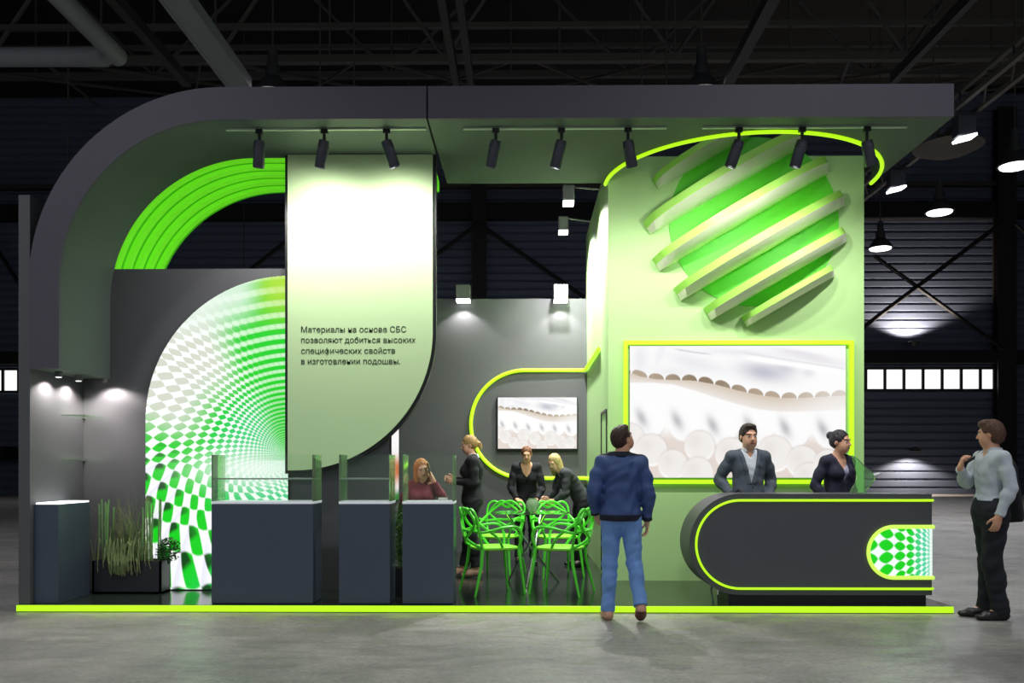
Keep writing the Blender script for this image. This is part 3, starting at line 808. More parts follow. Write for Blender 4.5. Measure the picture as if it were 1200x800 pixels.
# arm floodlights beside the block
for (px, py, ax, ay, lab) in ((666, 231, 704, 222, 'arm floodlight beside the green block, the nearer one under the canopy'), (660, 266, 692, 260, 'arm floodlight beside the green block, the farther one')):
    Y = F_PX * XT0 / (ax - 612.0); hw = 0.075
    p = P(px, py, Y); a = P(ax, ay, Y)
    root = thing('arm_floodlight', lab, 'lamp', (a.x, Y, a.z), group='floodlights on arms beside the block')
    bm = new(); box(bm, p.x - hw, p.x + hw, Y - 0.08, Y + 0.08, p.z - 0.06, p.z + 0.14, 0.012); obj('housing', bm, M_grey_metal, root)
    obj('lens', boxbm(p.x - hw * 0.9, p.x + hw * 0.9, Y - 0.07, Y + 0.07, p.z - 0.10, p.z - 0.061), M_lens, root)
    bm = new(); tube(bm, [(p.x, Y, p.z + 0.13), (p.x + 0.08, Y, p.z + 0.125), (XT0 + 0.01, Y, a.z)], 0.013, 6); obj('arm', bm, M_grey_metal, root)
    spot('floodlight_beam', (p.x + 0.02, Y, p.z - 0.11), (XT0 - 0.05, Y, p.z - 2.6), W_WALLWASH, 150, (1, 1, 0.96), 1.0, 0.06, root)

# track lights
YR = 8.36; zr = PZ(151, YR, 400)
tracks = ((265, 499, 'light track under the arch canopy, over the text panel'), (543, 781, 'light track in the middle of the canopy, over the gap'), (823, 1063, 'light track over the reception counter'))
for a, b, lab in tracks:
    xa_, xb_ = PX(a, YR), PX(b, YR)
    root = thing('light_track', lab, 'track', (xa_, YR, ZB), group='light tracks under the canopy')
    obj('rail', boxbm(xa_, xb_, YR - 0.015, YR + 0.015, zr - 0.012, zr + 0.008), M_track, root)
    bm = new()
    for t in (0.06, 0.5, 0.94):
        x = xa_ + (xb_ - xa_) * t; box(bm, x - 0.01, x + 0.01, YR - 0.01, YR + 0.01, zr + 0.008, ZB)
    obj('hanger', bm, M_black, root)
M_dim_lens = mat('warm_spot_lens', (0.8, 0.8, 0.8), 0.3, emit=(1, 0.96, 0.88), estr=0.9)
heads = ((304, 166, 303, 198, 'over the green arch, first of the row'), (380, 166, 375, 198, 'over the pale panel, at its dark-edge side'), (453, 166, 463, 197, 'over the pale panel, near the canopy gap'),
         (581, 166, 575, 198, 'just past the canopy gap'), (658, 166, 650, 198, 'over the small television'), (736, 166, 741, 197, 'over the edge of the green block'),
         (866, 166, 855, 197, 'over the middle of the large display'), (940, 166, 931, 197, 'over the woman at the counter'), (1016, 166, 1021, 196, 'nearest the free canopy corner'))
targ = ((-3.0, YT, 3.0), (-2.15, YT, 3.45), (-1.35, YT, 3.45), (-0.9, 11.0, 0.9), (0.3, YB, 1.6), (1.3, YTW, 1.7), (2.2, YTW, 3.2), (2.9, YTW, 3.2), (3.7, YTW, 1.7))
for i, ((tx, ty, bx, by, lab), tg) in enumerate(zip(heads, targ)):
    top = P(tx, ty, YR); bot = P(bx, by, YR + 0.05)
    root = thing('track_spotlight', 'dark cylindrical spotlight ' + lab, 'spotlight', (top.x, YR, zr), group='spotlights on the tracks')
    bm = new(); box(bm, top.x - 0.035, top.x + 0.035, YR - 0.02, YR + 0.02, zr - 0.05, zr - 0.001, 0.004); tube(bm, [(top.x, YR, zr - 0.05), (top.x, YR, top.z - 0.02)], 0.016, 8); obj('mount', bm, M_black, root)
    ax = (bot - top).normalized(); m0 = top - ax * 0.01; R = ax.to_track_quat('-Z', 'Y').to_matrix(); Ln = (bot - top).length
    bm = new(); lathe(bm, [(0.0, 0.0), (0.05, 0.0), (0.055, -0.02), (0.057, -Ln + 0.01), (0.052, -Ln), (0.045, -Ln + 0.02), (0, -Ln + 0.03)], m0, 20, R)
    lathe(bm, [(0.058, -0.05), (0.06, -0.06), (0.058, -0.07)], m0, 20, R)
    obj('spot_head', bm, M_spot, root, smooth=True)
    bm = new(); lathe(bm, [(0.0, -Ln + 0.022), (0.044, -Ln + 0.024), (0.044, -Ln + 0.016), (0, -Ln + 0.014)], m0, 16, R); obj('lens', bm, M_dim_lens, root)
    W = W_SPOT_PANEL if i in (1, 2) else (W_SPOT_TOWER * (1.5 if i in (5, 8) else 0.85) if i >= 5 else W_SPOT_MID)
    src = bot + ax * 0.03
    spot('spotlight_beam', src, tg, W, 166 if i in (1, 2) else 132, (1, 0.985, 0.93), 1.0, 0.05, root)

# ------------------------------------------------------------------ counters and showcases
def showcase(x0, x1, y0, y1, ztop, label, shelf, n):
    root = thing('display_counter', label, 'counter', ((x0 + x1) / 2, y0, ZP), group='glass topped display counters')
    bm = new(); box(bm, x0, x1, y0, y1, ZP, ztop - 0.02, 0.008); obj('cabinet', bm, M_cube, root)
    bm = new(); box(bm, x0, x1, y0 - 0.003, y1, ztop - 0.018, ztop + 0.004); obj('lit_top_edge', bm, mat('pale_top_edge', srgb(200, 205, 210), 0.3, emit=(0.8, 0.85, 0.9), estr=0.35), root, label='thin glowing white top edge')
    zg = ztop + 0.455
    g = 0.012
    for (a, b) in ((x0, x0 + g), (x1 - g, x1)):
        obj('side_pane', boxbm(a, b, y0 + 0.01, y1 - 0.01, ztop + 0.005, zg), M_pane_edge, root, label='greenish glass side')
    obj('front_pane', boxbm(x0 + g, x1 - g, y0 + 0.01, y0 + 0.018, ztop + 0.005, zg), M_pane, root)
    obj('back_pane', boxbm(x0 + g, x1 - g, y1 - 0.018, y1 - 0.01, ztop + 0.005, zg), M_pane, root)
    if shelf:
        obj('shelf', boxbm(x0 + g, x1 - g, y0 + 0.05, y1 - 0.03, ztop + 0.215, ztop + 0.228), M_shelf, root)
yc = 8.2
zc_ = PZ(588, yc)
showcase(PX(247.5, yc), PX(367, yc), yc, yc + 0.36, zc_, 'widest glass topped dark counter, in front of the arched light box', True, 0)
showcase(PX(397, yc), PX(457, yc), yc, yc + 0.36, zc_, 'glass topped dark counter under the rounded corner of the text panel', True, 1)
showcase(PX(471.5, yc), PX(531.5, yc), yc, yc + 0.36, zc_, 'glass topped dark counter in front of the woman on the phone', False, 2)
bm = new(); obox(bm, (PX(519, yc + .15), yc + 0.15, zc_ + 0.022), (0.09, 0.05, 0.03), None, 0.006); tag(obj('white_card_holder', bm, mat('white_plastic', (0.8, 0.8, 0.8), 0.4)), 'small white sample block inside the showcase by the woman on the phone', 'sample')

# niche: corner cabinet, shelves, downlights
yn = 8.22; root = thing('corner_cabinet', 'dark corner cabinet with a glowing top inside the niche', 'cabinet', (-4.6, yn, ZP))
zc2 = PZ(589.5, yn, 36); xn1 = PX(68.5, yn)
obj('cabinet_body', boxbm(XA + 0.002, xn1, yn, 8.82, ZP, zc2 - 0.012), M_cube, root)
obj('glowing_top', boxbm(XA + 0.012, xn1 - 0.004, yn + 0.01, 8.81, zc2 - 0.011, zc2 + 0.006), M_white_led, root, label='white glowing top plate')
for z, lab in ((PZ(486, 8.7, 70), 'upper glass shelf in the niche'), (PZ(538, 8.7, 70), 'lower glass shelf in the niche')):
    root = thing('glass_shelf', lab, 'shelf', (-4.6, 8.8, z))
    obj('shelf_plate', boxbm(XA + 0.001, XI - 0.06, 8.70, YW1 - 0.001, z - 0.003, z + 0.003), M_pane, root)
    obj('bracket', boxbm(XA + 0.001, XA + 0.03, YW1 - 0.03, YW1 - 0.001, z - 0.012, z - 0.0035), M_grey_metal, root)
for k, (y_, lab) in enumerate(((8.42, 'small niche downlight under the canopy leg, nearer the aisle'), (8.80, 'small niche downlight under the canopy leg, nearer the wall'))):
    root = thing('niche_downlight', lab, 'lamp', (-4.59, y_, ZL), group='downlights under the canopy leg')
    bm = new(); lathe(bm, [(0.0, 0), (0.035, 0), (0.038, -0.01), (0.038, -0.05), (0.03, -0.055), (0, -0.045)], (-4.6, y_, ZL - 0.001), 16); obj('housing', bm, M_grey_metal, root, smooth=True)
    bm = new(); lathe(bm, [(0.0, -0.052), (0.028, -0.0555), (0.0, -0.058)], (-4.6, y_, ZL - 0.001), 16); obj('lens', bm, M_lens, root)
    spot('niche_beam', (-4.62, y_, ZL - 0.065), (-4.70, y_ + 0.02, 1.0), W_NICHE, 140, (1, 0.92, 0.86), 0.5, 0.02, root)
# third beam on the niche back wall
root = thing('niche_downlight', 'small niche downlight close against the dark wall block', 'lamp', (-4.3, 9.05, ZL), group='downlights under the canopy leg')
bm = new(); lathe(bm, [(0.0, 0), (0.03, 0), (0.03, -0.04), (0, -0.035)], (-4.47, 9.08, ZL - 0.001), 16); obj('housing', bm, M_grey_metal, root, smooth=True)
spot('niche_beam', (-4.42, 9.0, ZL - 0.06), (-4.3, 9.14, 1.2), W_NICHE * 0.9, 140, (1, 0.9, 0.86), 0.5, 0.02, root)

# lit end strip of the wall block
xe = XE + 0.001
def end_print(U, V):
    w = np.ones(U.shape + (3,)) * lin([240, 238, 240])
    o = sstep(0.30, 0.55, V) * sstep(0.9, 0.6, V); w = w * (1 - o[..., None]) + lin([196, 96, 50]) * o[..., None]
    g = sstep(0.8, 0.95, V); return w * (1 - g[..., None]) + lin([30, 120, 30]) * g[..., None]
bm = new(); box(bm, XE + 0.001, XE + 0.02, YW1 + 0.03, YW1 + 0.58, 1.0, 1.85); 
root = thing('narrow_light_box', 'narrow white and orange light box on the end of the dark wall block', 'light box', (XE, YW1, 1.0))
obj('frame', bm, M_black, root)
me_o = picture_grid('backlit_print', 0, 0.53, 1.02, 1.83, 0, 30, 60, end_print, M_lb, root)
me_o.data.transform(Matrix.Translation((XE + 0.0215, YW1 + 0.04, 0)) @ Matrix.Rotation(PI / 2, 4, 'Z'))

# ------------------------------------------------------------------ reception counter
yf = 8.22; root = thing('reception_counter', 'dark reception counter with a rounded end and lime LED outline', 'counter', (2.8, yf, ZP))
xr0, xr1 = PX(808, yf), PX(1092, yf); zr1, zr0 = PZ(578.5, yf, 950), PZ(697, yf, 950); rc = (zr1 - zr0) / 2
def stad(g, x1): return arc(xr0 + rc, (zr0 + zr1) / 2, rc - g, 90, 270, 40) + [(x1, zr0 + g), (x1, zr1 - g)]
bm = new(); prism_y(bm, stad(0, xr1), yf, yf + 0.50); bmesh.ops.recalc_face_normals(bm, faces=bm.faces[:]); obj('counter_body', bm, mat('counter_laminate', srgb(84, 84, 92), 0.42), root, smooth=True)
obj('plinth', boxbm(PX(855, yf), PX(1088, yf), yf + 0.05, yf + 0.45, ZP, zr0 - 0.001), M_black, root)
g = 0.062; ro = rc - g
pts = [(xr1 + 0.02, yf + 0.42, zr1 - g), (xr1 + 0.02, yf + 0.02, zr1 - g), (xr1 - 0.0, yf - 0.012, zr1 - g)] + [(x, yf - 0.012, z) for x, z in arc(xr0 + rc, (zr0 + zr1) / 2, ro, 90, 270, 40)] + [(xr1 - 0.0, yf - 0.012, zr0 + g), (xr1 + 0.02, yf + 0.02, zr0 + g), (xr1 + 0.02, yf + 0.42, zr0 + g)]
bm = new(); tube(bm, pts, 0.0115, 8); obj('led_outline', bm, M_neon, root, smooth=True, label='glowing lime LED outline')
# its small light box
xm0, xm1 = PX(1017, yf), xr1; zm1, zm0 = PZ(617, yf, 1050), PZ(676.5, yf, 1050); rm = (zm1 - zm0) / 2
M_lb2 = emission_attr('backlit_counter_print', 1.0)
def small_beads(U, V):
    px = (1 - U) * 75 + 2; py = (0.62 - V) * 60
    n = 2.3 * np.log((px + 10) / 8.0) * 1.35 + 0.0; m = np.interp(n, [0, 6], [0, 0]) + py / (px * 0.20 + 3.5) + n * 0.22
    fn = n * 1.15 - np.floor(n * 1.15) - .5; fm = m - np.floor(m) - .5
    mask = 1 - sstep(0.40, 0.50, np.sqrt(fn ** 2 + fm ** 2) * .6 + .4 * (np.abs(fn) + np.abs(fm)) * 0.8)
    tz = sstep(30, 10, px)[..., None]; col = lin([8, 208, 16]) * (1 - tz) + lin([80, 210, 160]) * tz
    mask = mask * sstep(0, 9, px)
    return (lin([242, 250, 248]) * (1 - mask[..., None]) + col * mask[..., None]) * 1.05
lb = obj('light_box', boxbm(xm0 + rm, xm1 - 0.002, yf - 0.008, yf - 0.0005, zm0, zm1), M_black, root, label='green and white beaded light box')
picture_grid('backlit_print', xm0, xm1, zm0, zm1, yf - 0.010, 150, 120, small_beads, M_lb2, lb, keep=lambda x, z: (x > xm0 + rm) | ((x - xm0 - rm) ** 2 + (z - (zm0 + zm1) / 2) ** 2 < rm * rm))
bm = new(); pts = [(xm1 + 0.02, yf + 0.05, zm1), (xm1 + 0.012, yf - 0.012, zm1)] + [(x, yf - 0.014, z) for x, z in arc(xm0 + rm, (zm0 + zm1) / 2, rm, 90, 270, 30)] + [(xm1 + 0.012, yf - 0.012, zm0), (xm1 + 0.02, yf + 0.05, zm0)]
tube(bm, pts, 0.019, 8); obj('led_rim', bm, mat('pale_lime_led', (0.4, 0.6, 0.1), 0.4, emit=(0.60, 0.92, 0.10), estr=0.95), lb, smooth=True, label='pale lime LED rim')

# translucent green dish on the counter
bx = PX(1008, 8.5); zt2 = PZ(577, 8.5, 1010)
root = thing('glass_award', 'translucent green rounded glass award standing on the counter beside the woman', 'award', (bx, 8.5, zt2))
M_gg = clear_glass('green_award_glass', (0.66, 1.0, 0.66), 0.22)
bm = new(); prism_y(bm, [(bx - 0.10, zt2 + 0.012), (bx + 0.05, zt2 + 0.012), (bx + 0.12, zt2 + 0.09), (bx + 0.155, zt2 + 0.16), (bx + 0.11, zt2 + 0.21), (bx + 0.04, zt2 + 0.26), (bx - 0.02, zt2 + 0.33), (bx - 0.08, zt2 + 0.37), (bx - 0.05, zt2 + 0.24), (bx - 0.02, zt2 + 0.14)], 8.485, 8.515); obj('glass_body', bm, M_gg, root)
bm = new(); lathe(bm, [(0.0, 0), (0.022, 0.0), (0.016, 0.05), (0.006, 0.075), (0, 0.08)], (bx + 0.13, 8.5, zt2 + 0.165), 14, Matrix.Rotation(math.radians(70), 3, 'Y')); obj('white_tip', bm, mat('white_plastic'), root, smooth=True)
bm = new(); prism_z(bm, [(bx + math.cos(a) * 0.085 - 0.02, 8.5 + math.sin(a) * 0.05) for a in np.linspace(0, 2 * PI, 25)[:-1]], zt2 + 0.001, zt2 + 0.012); obj('foot', bm, M_gg, root)

# ------------------------------------------------------------------ chairs and table
def chair_proto():
    t = thing('dining_chair', '', 'chair', (0, 0, 0))
    # local: seat faces -y (front), z up; feet at z = 0
    def o(n, bm, m, **k): return obj(n, bm, m, t, smooth=True, world=False, **k)
    seat = []
    for i in range(28):
        a = 2 * PI * i / 28; c, s = math.cos(a), math.sin(a)
        seat.append((0.235 * (abs(c) ** 0.75) * (1 if c > 0 else -1), 0.225 * (abs(s) ** 0.75) * (1 if s > 0 else -1)))
    bm = new(); rings = []
    for (sc_, z) in ((0.94, 0.435), (1.0, 0.445), (1.0, 0.462), (0.9, 0.468), (0.5, 0.456), (0.01, 0.452)):
        rings.append([bm.verts.new((x * sc_, y * sc_, z)) for x, y in seat])
    for a, b in zip(rings, rings[1:]):
        for k in range(28): bm.faces.new((a[k], a[(k + 1) % 28], b[(k + 1) % 28], b[k]))
    bm.faces.new(rings[0][::-1]); bm.faces.new(rings[-1]); o('seat', bm, M_seat, label='bright lime seat')
    for sx in (-1, 1):
        for sy, lean in ((-1, 0.02), (1, 0.06)):
            bm = new(); tube(bm, [(sx * 0.245, sy * (0.22 + lean), 0.0), (sx * 0.215, sy * 0.205, 0.30), (sx * 0.20, sy * 0.19, 0.45)], [0.011, 0.017, 0.019], 8)
            o('leg', bm, M_chair)
    r = 0.014
    loops = {
      'armrest_loop': [(-0.20, -0.19, 0.45), (-0.255, -0.20, 0.58), (-0.27, -0.14, 0.665), (-0.275, 0.02, 0.66), (-0.25, 0.20, 0.62), (-0.10, 0.285, 0.63), (0, 0.295, 0.63), (0.10, 0.285, 0.63), (0.25, 0.20, 0.62), (0.275, 0.02, 0.66), (0.27, -0.14, 0.665), (0.255, -0.20, 0.58), (0.20, -0.19, 0.45)],
      'high_back_loop': [(-0.20, 0.19, 0.45), (-0.23, 0.23, 0.60), (-0.235, 0.27, 0.78), (-0.17, 0.30, 0.845), (-0.06, 0.31, 0.80), (0.0, 0.31, 0.775), (0.06, 0.31, 0.80), (0.17, 0.30, 0.845), (0.235, 0.27, 0.78), (0.23, 0.23, 0.60), (0.20, 0.19, 0.45)],
      'crossing_loop': [(-0.21, -0.02, 0.455), (-0.265, 0.06, 0.57), (-0.20, 0.22, 0.70), (-0.04, 0.30, 0.83), (0.08, 0.305, 0.84), (0.20, 0.275, 0.74), (0.16, 0.28, 0.66), (0.0, 0.30, 0.56), (-0.14, 0.24, 0.49), (-0.17, 0.16, 0.455)],
      'mirrored_loop': [(0.21, -0.02, 0.455), (0.265, 0.06, 0.57), (0.22, 0.20, 0.69), (0.05, 0.30, 0.80), (-0.09, 0.31, 0.845), (-0.21, 0.275, 0.72), (-0.15, 0.28, 0.64), (0.0, 0.295, 0.55), (0.15, 0.24, 0.49), (0.17, 0.16, 0.455)]}
    for n, pts in loops.items():
        bm = new(); tube(bm, catmull(pts, 6), r, 8); o(n, bm, M_chair)
    return t
SC_CH = 1.05
chair = chair_proto(); chair.scale = (SC_CH,) * 3
chairs = ((-0.30, 8.99, math.radians(112), 'green tube-back chair nearest the aisle, on the side of the display counters'),
          (0.40, 8.97, math.radians(-112), 'green tube-back chair nearest the aisle, beside the man in the blue jacket'),
          (-0.30, 10.45, -0.35, 'green tube-back chair behind the table, toward the standing woman'),
          (0.42, 10.40, 0.3, 'green tube-back chair behind the table, toward the leaning blonde'))
for i, (x, y_, rz, lab) in enumerate(chairs):
    # rz = 0 faces the aisle; the near pair turns its back to the aisle
    c_ = chair if i == 0 else dup(chair, (0, 0, 0))
    c_.location = (x, y_, ZP); c_.rotation_euler = (0, 0, rz + (PI if False else 0)); c_['label'] = lab; c_['group'] = 'green chairs around the glass table'
tx, ty = PX(622, 9.65), 9.65
root = thing('glass_table', 'round glass table on crossed chrome legs among the green chairs', 'table', (tx, ty, ZP))
bm = new(); lathe(bm, [(0, 0), (0.44, 0), (0.45, 0.005), (0.44, 0.010), (0, 0.010)], (tx, ty, ZP + 0.80), 48); obj('tabletop', bm, clear_glass('smoky_table_glass', (0.8, 0.9, 0.84), 0.05), root)
for k in range(3):
    a = math.radians(20 + 120 * k); b = a + math.radians(165)
    bm = new(); tube(bm, [(tx + 0.34 * math.cos(a), ty + 0.34 * math.sin(a), ZP), (tx + 0.05 * math.cos(a + 1.2), ty + 0.05 * math.sin(a + 1.2), ZP + 0.40), (tx + 0.28 * math.cos(b), ty + 0.28 * math.sin(b), ZP + 0.80)], 0.016, 8)
    obj('leg', bm, M_chrome, root, smooth=True)
bm = new(); lathe(bm, [(0.0, 0), (0.04, 0.01), (0.07, 0.05), (0.08, 0.09), (0.065, 0.13), (0.045, 0.15), (0.05, 0.16), (0.04, 0.16), (0.055, 0.10), (0, 0.02)], (tx + 0.02, ty - 0.1, ZP + 0.8105), 20); tag(obj('smoked_vase', bm, clear_glass('smoked_glass', (0.55, 0.6, 0.58), 0.35), smooth=True), 'smoked grey glass bowl on the round glass table', 'bowl')

# bar stool seen behind the reception counter
def stool(x, y_, h, lab):
    root = thing('bar_stool', lab, 'stool', (x, y_, ZP))
    bm = new(); lathe(bm, [(0, 0), (0.17, 0), (0.19, 0.02), (0.185, 0.045), (0, 0.05)], (x, y_, ZP + h - 0.05), 24); obj('seat', bm, M_black, root, smooth=True)
    for k in range(4):
        a = PI / 4 + k * PI / 2; bm = new(); tube(bm, [(x + 0.22 * math.cos(a), y_ + 0.22 * math.sin(a), ZP), (x + 0.11 * math.cos(a), y_ + 0.11 * math.sin(a), ZP + h - 0.05)], 0.012, 8); obj('leg', bm, M_chrome, root)
    bm = new(); tube(bm, [(x + 0.195 * math.cos(a), y_ + 0.195 * math.sin(a), ZP + 0.22) for a in np.linspace(0, 2 * PI, 17)[:-1]], 0.008, 6, closed=True); obj('foot_ring', bm, M_chrome, root)
stool(PX(842, 8.95) + 0.12, 8.98, 0.66, 'bar stool whose legs show under the rounded end of the counter')

# ------------------------------------------------------------------ plants
def blade(bm, p0, dirx, diry, h, bend, w):
    n = 6; prev = None
    side = Vector((-diry, dirx, 0)) * w
    for i in range(n + 1):
        t = i / n
        c_ = Vector(p0) + Vector((dirx * bend * t * t, diry * bend * t * t, h * (t - 0.35 * t ** 3 * min(1.6, bend / max(h, 0.05)))))
        s = side * (1 - t * 0.92)
        a, b = bm.verts.new(c_ - s), bm.verts.new(c_ + s)
        if prev: bm.faces.new((prev[0], prev[1], b, a))
        prev = (a, b)
M_leaf1 = mat('grass_olive', srgb(128, 142, 92), 0.6, noise_amt=0.5, noise_scale=20)
M_leaf2 = mat('reed_green', srgb(122, 172, 104), 0.55, noise_amt=0.25, noise_scale=10)
M_leaf3 = mat('shrub_green', srgb(48, 92, 40), 0.55, noise_amt=0.3, noise_scale=20)
M_soil = mat('dark_soil', srgb(40, 32, 26), 0.95, bump=0.6, bump_scale=90)
yp = 8.84
xp0, xp1 = PX(108, yp), PX(188.5, yp); zp1 = PZ(657, yp, 150)
root = thing('planter_box', 'long low dark planter at the foot of the arched light box', 'planter', ((xp0 + xp1) / 2, yp, ZP))
bm = new(); t_ = 0.02
box(bm, xp0, xp1, yp, yp + t_, ZP, zp1); box(bm, xp0, xp1, yp + 0.24 - t_, yp + 0.24, ZP, zp1); box(bm, xp0, xp0 + t_, yp, yp + 0.24, ZP, zp1); box(bm, xp1 - t_, xp1, yp, yp + 0.24, ZP, zp1); box(bm, xp0, xp1, yp, yp + 0.24, ZP, ZP + 0.02)
obj('box', bm, mat('planter_black', srgb(42, 44, 50), 0.45), root)
obj('soil', boxbm(xp0 + t_, xp1 - t_, yp + t_, yp + 0.24 - t_, ZP + 0.02, zp1 - 0.03), M_soil, root)
rnd = random.Random(3)
def reeds(px0, px1, n, lab):
    root = thing('horsetail_reed', lab, 'plant', (PX((px0 + px1) / 2, yp), yp + 0.1, zp1), group=None)
    for k in range(n):
        x = PX(px0 + (px1 - px0) * (k + 0.5) / n, yp) + rnd.uniform(-0.008, 0.008); y_ = yp + rnd.uniform(0.05, 0.19); h = rnd.uniform(0.58, 0.68)
        bm = new(); pts = []; rad = []
        for j in range(12):
            z = zp1 - 0.03 + h * j / 11; pts.append((x + rnd.uniform(-.002, .002) + 0.01 * math.sin(k + j * 0.2), y_, z)); rad.append(0.0085 if j % 2 else 0.0075)
        tube(bm, pts, rad, 7); obj('stalk', bm, M_leaf2, root, smooth=True)
reeds(107, 128, 6, 'upright green reed stalks at the cabinet end of the long planter')
reeds(161, 184, 7, 'upright green reed stalks at the light box end of the long planter')
bm = new(); x0_ = PX(143, yp)
for k in range(300):
    a = rnd.uniform(0, 2 * PI); x = x0_ + rnd.gauss(0, 0.11); y_ = yp + 0.12 + rnd.uniform(-0.09, 0.09)
    out = rnd.random()
    blade(bm, (x, y_, zp1 - 0.035), math.cos(a) * 0.9, math.sin(a) * 0.45, rnd.uniform(0.45, 0.85) if out > 0.35 else rnd.uniform(0.08, 0.25), rnd.uniform(0.08, 0.38) if out > 0.35 else rnd.uniform(0.12, 0.3), rnd.uniform(0.005, 0.010))
for k in range(70):      # blades falling over the rim
    x = x0_ + rnd.gauss(0, 0.10); pts = []; h = rnd.uniform(0.03, 0.16); dx_ = rnd.uniform(-0.09, 0.09)
    p = [(x, yp + 0.06, zp1 - 0.03), (x + dx_ * 0.3, yp - 0.005, zp1 + 0.03 + rnd.uniform(0.0, 0.22)), (x + dx_ * 0.8, yp - 0.05, zp1 + 0.0), (x + dx_, yp - 0.04, zp1 - h)]
    tube(bm, catmull(p, 4), 0.004, 4)
tag(obj('ornamental_grass', bm, M_leaf1), 'bushy brown green ornamental grass spilling over the long planter', 'plant')
def shrub(cx, cy, cz, rx, ry, rz, n, lab, z0, m=M_leaf3, ls=0.03):
    root = thing('leafy_shrub', lab, 'plant', (cx, cy, z0))
    bm = new()
    for k in range(5): tube(bm, [(cx + rnd.uniform(-.01, .01), cy, z0), (cx + rnd.uniform(-rx, rx) * .5, cy + rnd.uniform(-ry, ry) * .5, cz + rz * 0.4)], 0.004, 5)
    obj('stem', bm, M_leaf3, root)
    bm = new()
    for k in range(n):
        d = Vector((rnd.gauss(0, 1), rnd.gauss(0, 1), rnd.gauss(0, 1))).normalized() * rnd.uniform(0.5, 1) ; p = Vector((cx + d.x * rx, cy + d.y * ry, cz + d.z * rz))
        u = Vector((rnd.gauss(0, 1), rnd.gauss(0, 1), rnd.gauss(0, 0.6))).normalized(); v = u.cross(Vector((rnd.gauss(0, 1), rnd.gauss(0, 1), 1))).normalized() * ls * 0.35
        u *= ls
        bm.faces.new([bm.verts.new(q) for q in (p - u, p - v, p + u, p + v)])
    obj('foliage', bm, m, root)
shrub(PX(196, yp) - 0.04, yp + 0.12, zp1 + 0.10, 0.13, 0.09, 0.15, 260, 'small dark leafy shrub at the light box end of the planter', zp1 - 0.03)
# second planter behind the gap of the two small counters
ya_ = 8.66; xq0, xq1 = PX(457.5, ya_), PX(477, ya_); zq = PZ(666, ya_, 465)
root = thing('planter_box', 'narrow dark planter in the gap between the two small counters', 'planter', ((xq0 + xq1) / 2, ya_, ZP))
bm = new(); box(bm, xq0, xq1, ya_, ya_ + t_, ZP, zq); box(bm, xq0, xq1, ya_ + 0.2, ya_ + 0.22, ZP, zq); box(bm, xq0, xq0 + t_, ya_, ya_ + .22, ZP, zq); box(bm, xq1 - t_, xq1, ya_, ya_ + .22, ZP, zq); obj('box', bm, mat('planter_black'), root)
obj('soil', boxbm(xq0 + t_, xq1 - t_, ya_ + t_, ya_ + 0.2, ZP, zq - 0.02), M_soil, root)
shrub((xq0 + xq1) / 2, ya_ + 0.11, (zq + PZ(590, ya_, 465)) / 2, 0.085, 0.09, (PZ(590, ya_, 465) - zq) / 2 + 0.02, 420, 'tall leafy plant in the gap between the two small counters', zq - 0.02, mat('gap_plant_green', srgb(84, 128, 62), 0.5, noise_amt=0.3, noise_scale=25), 0.035)
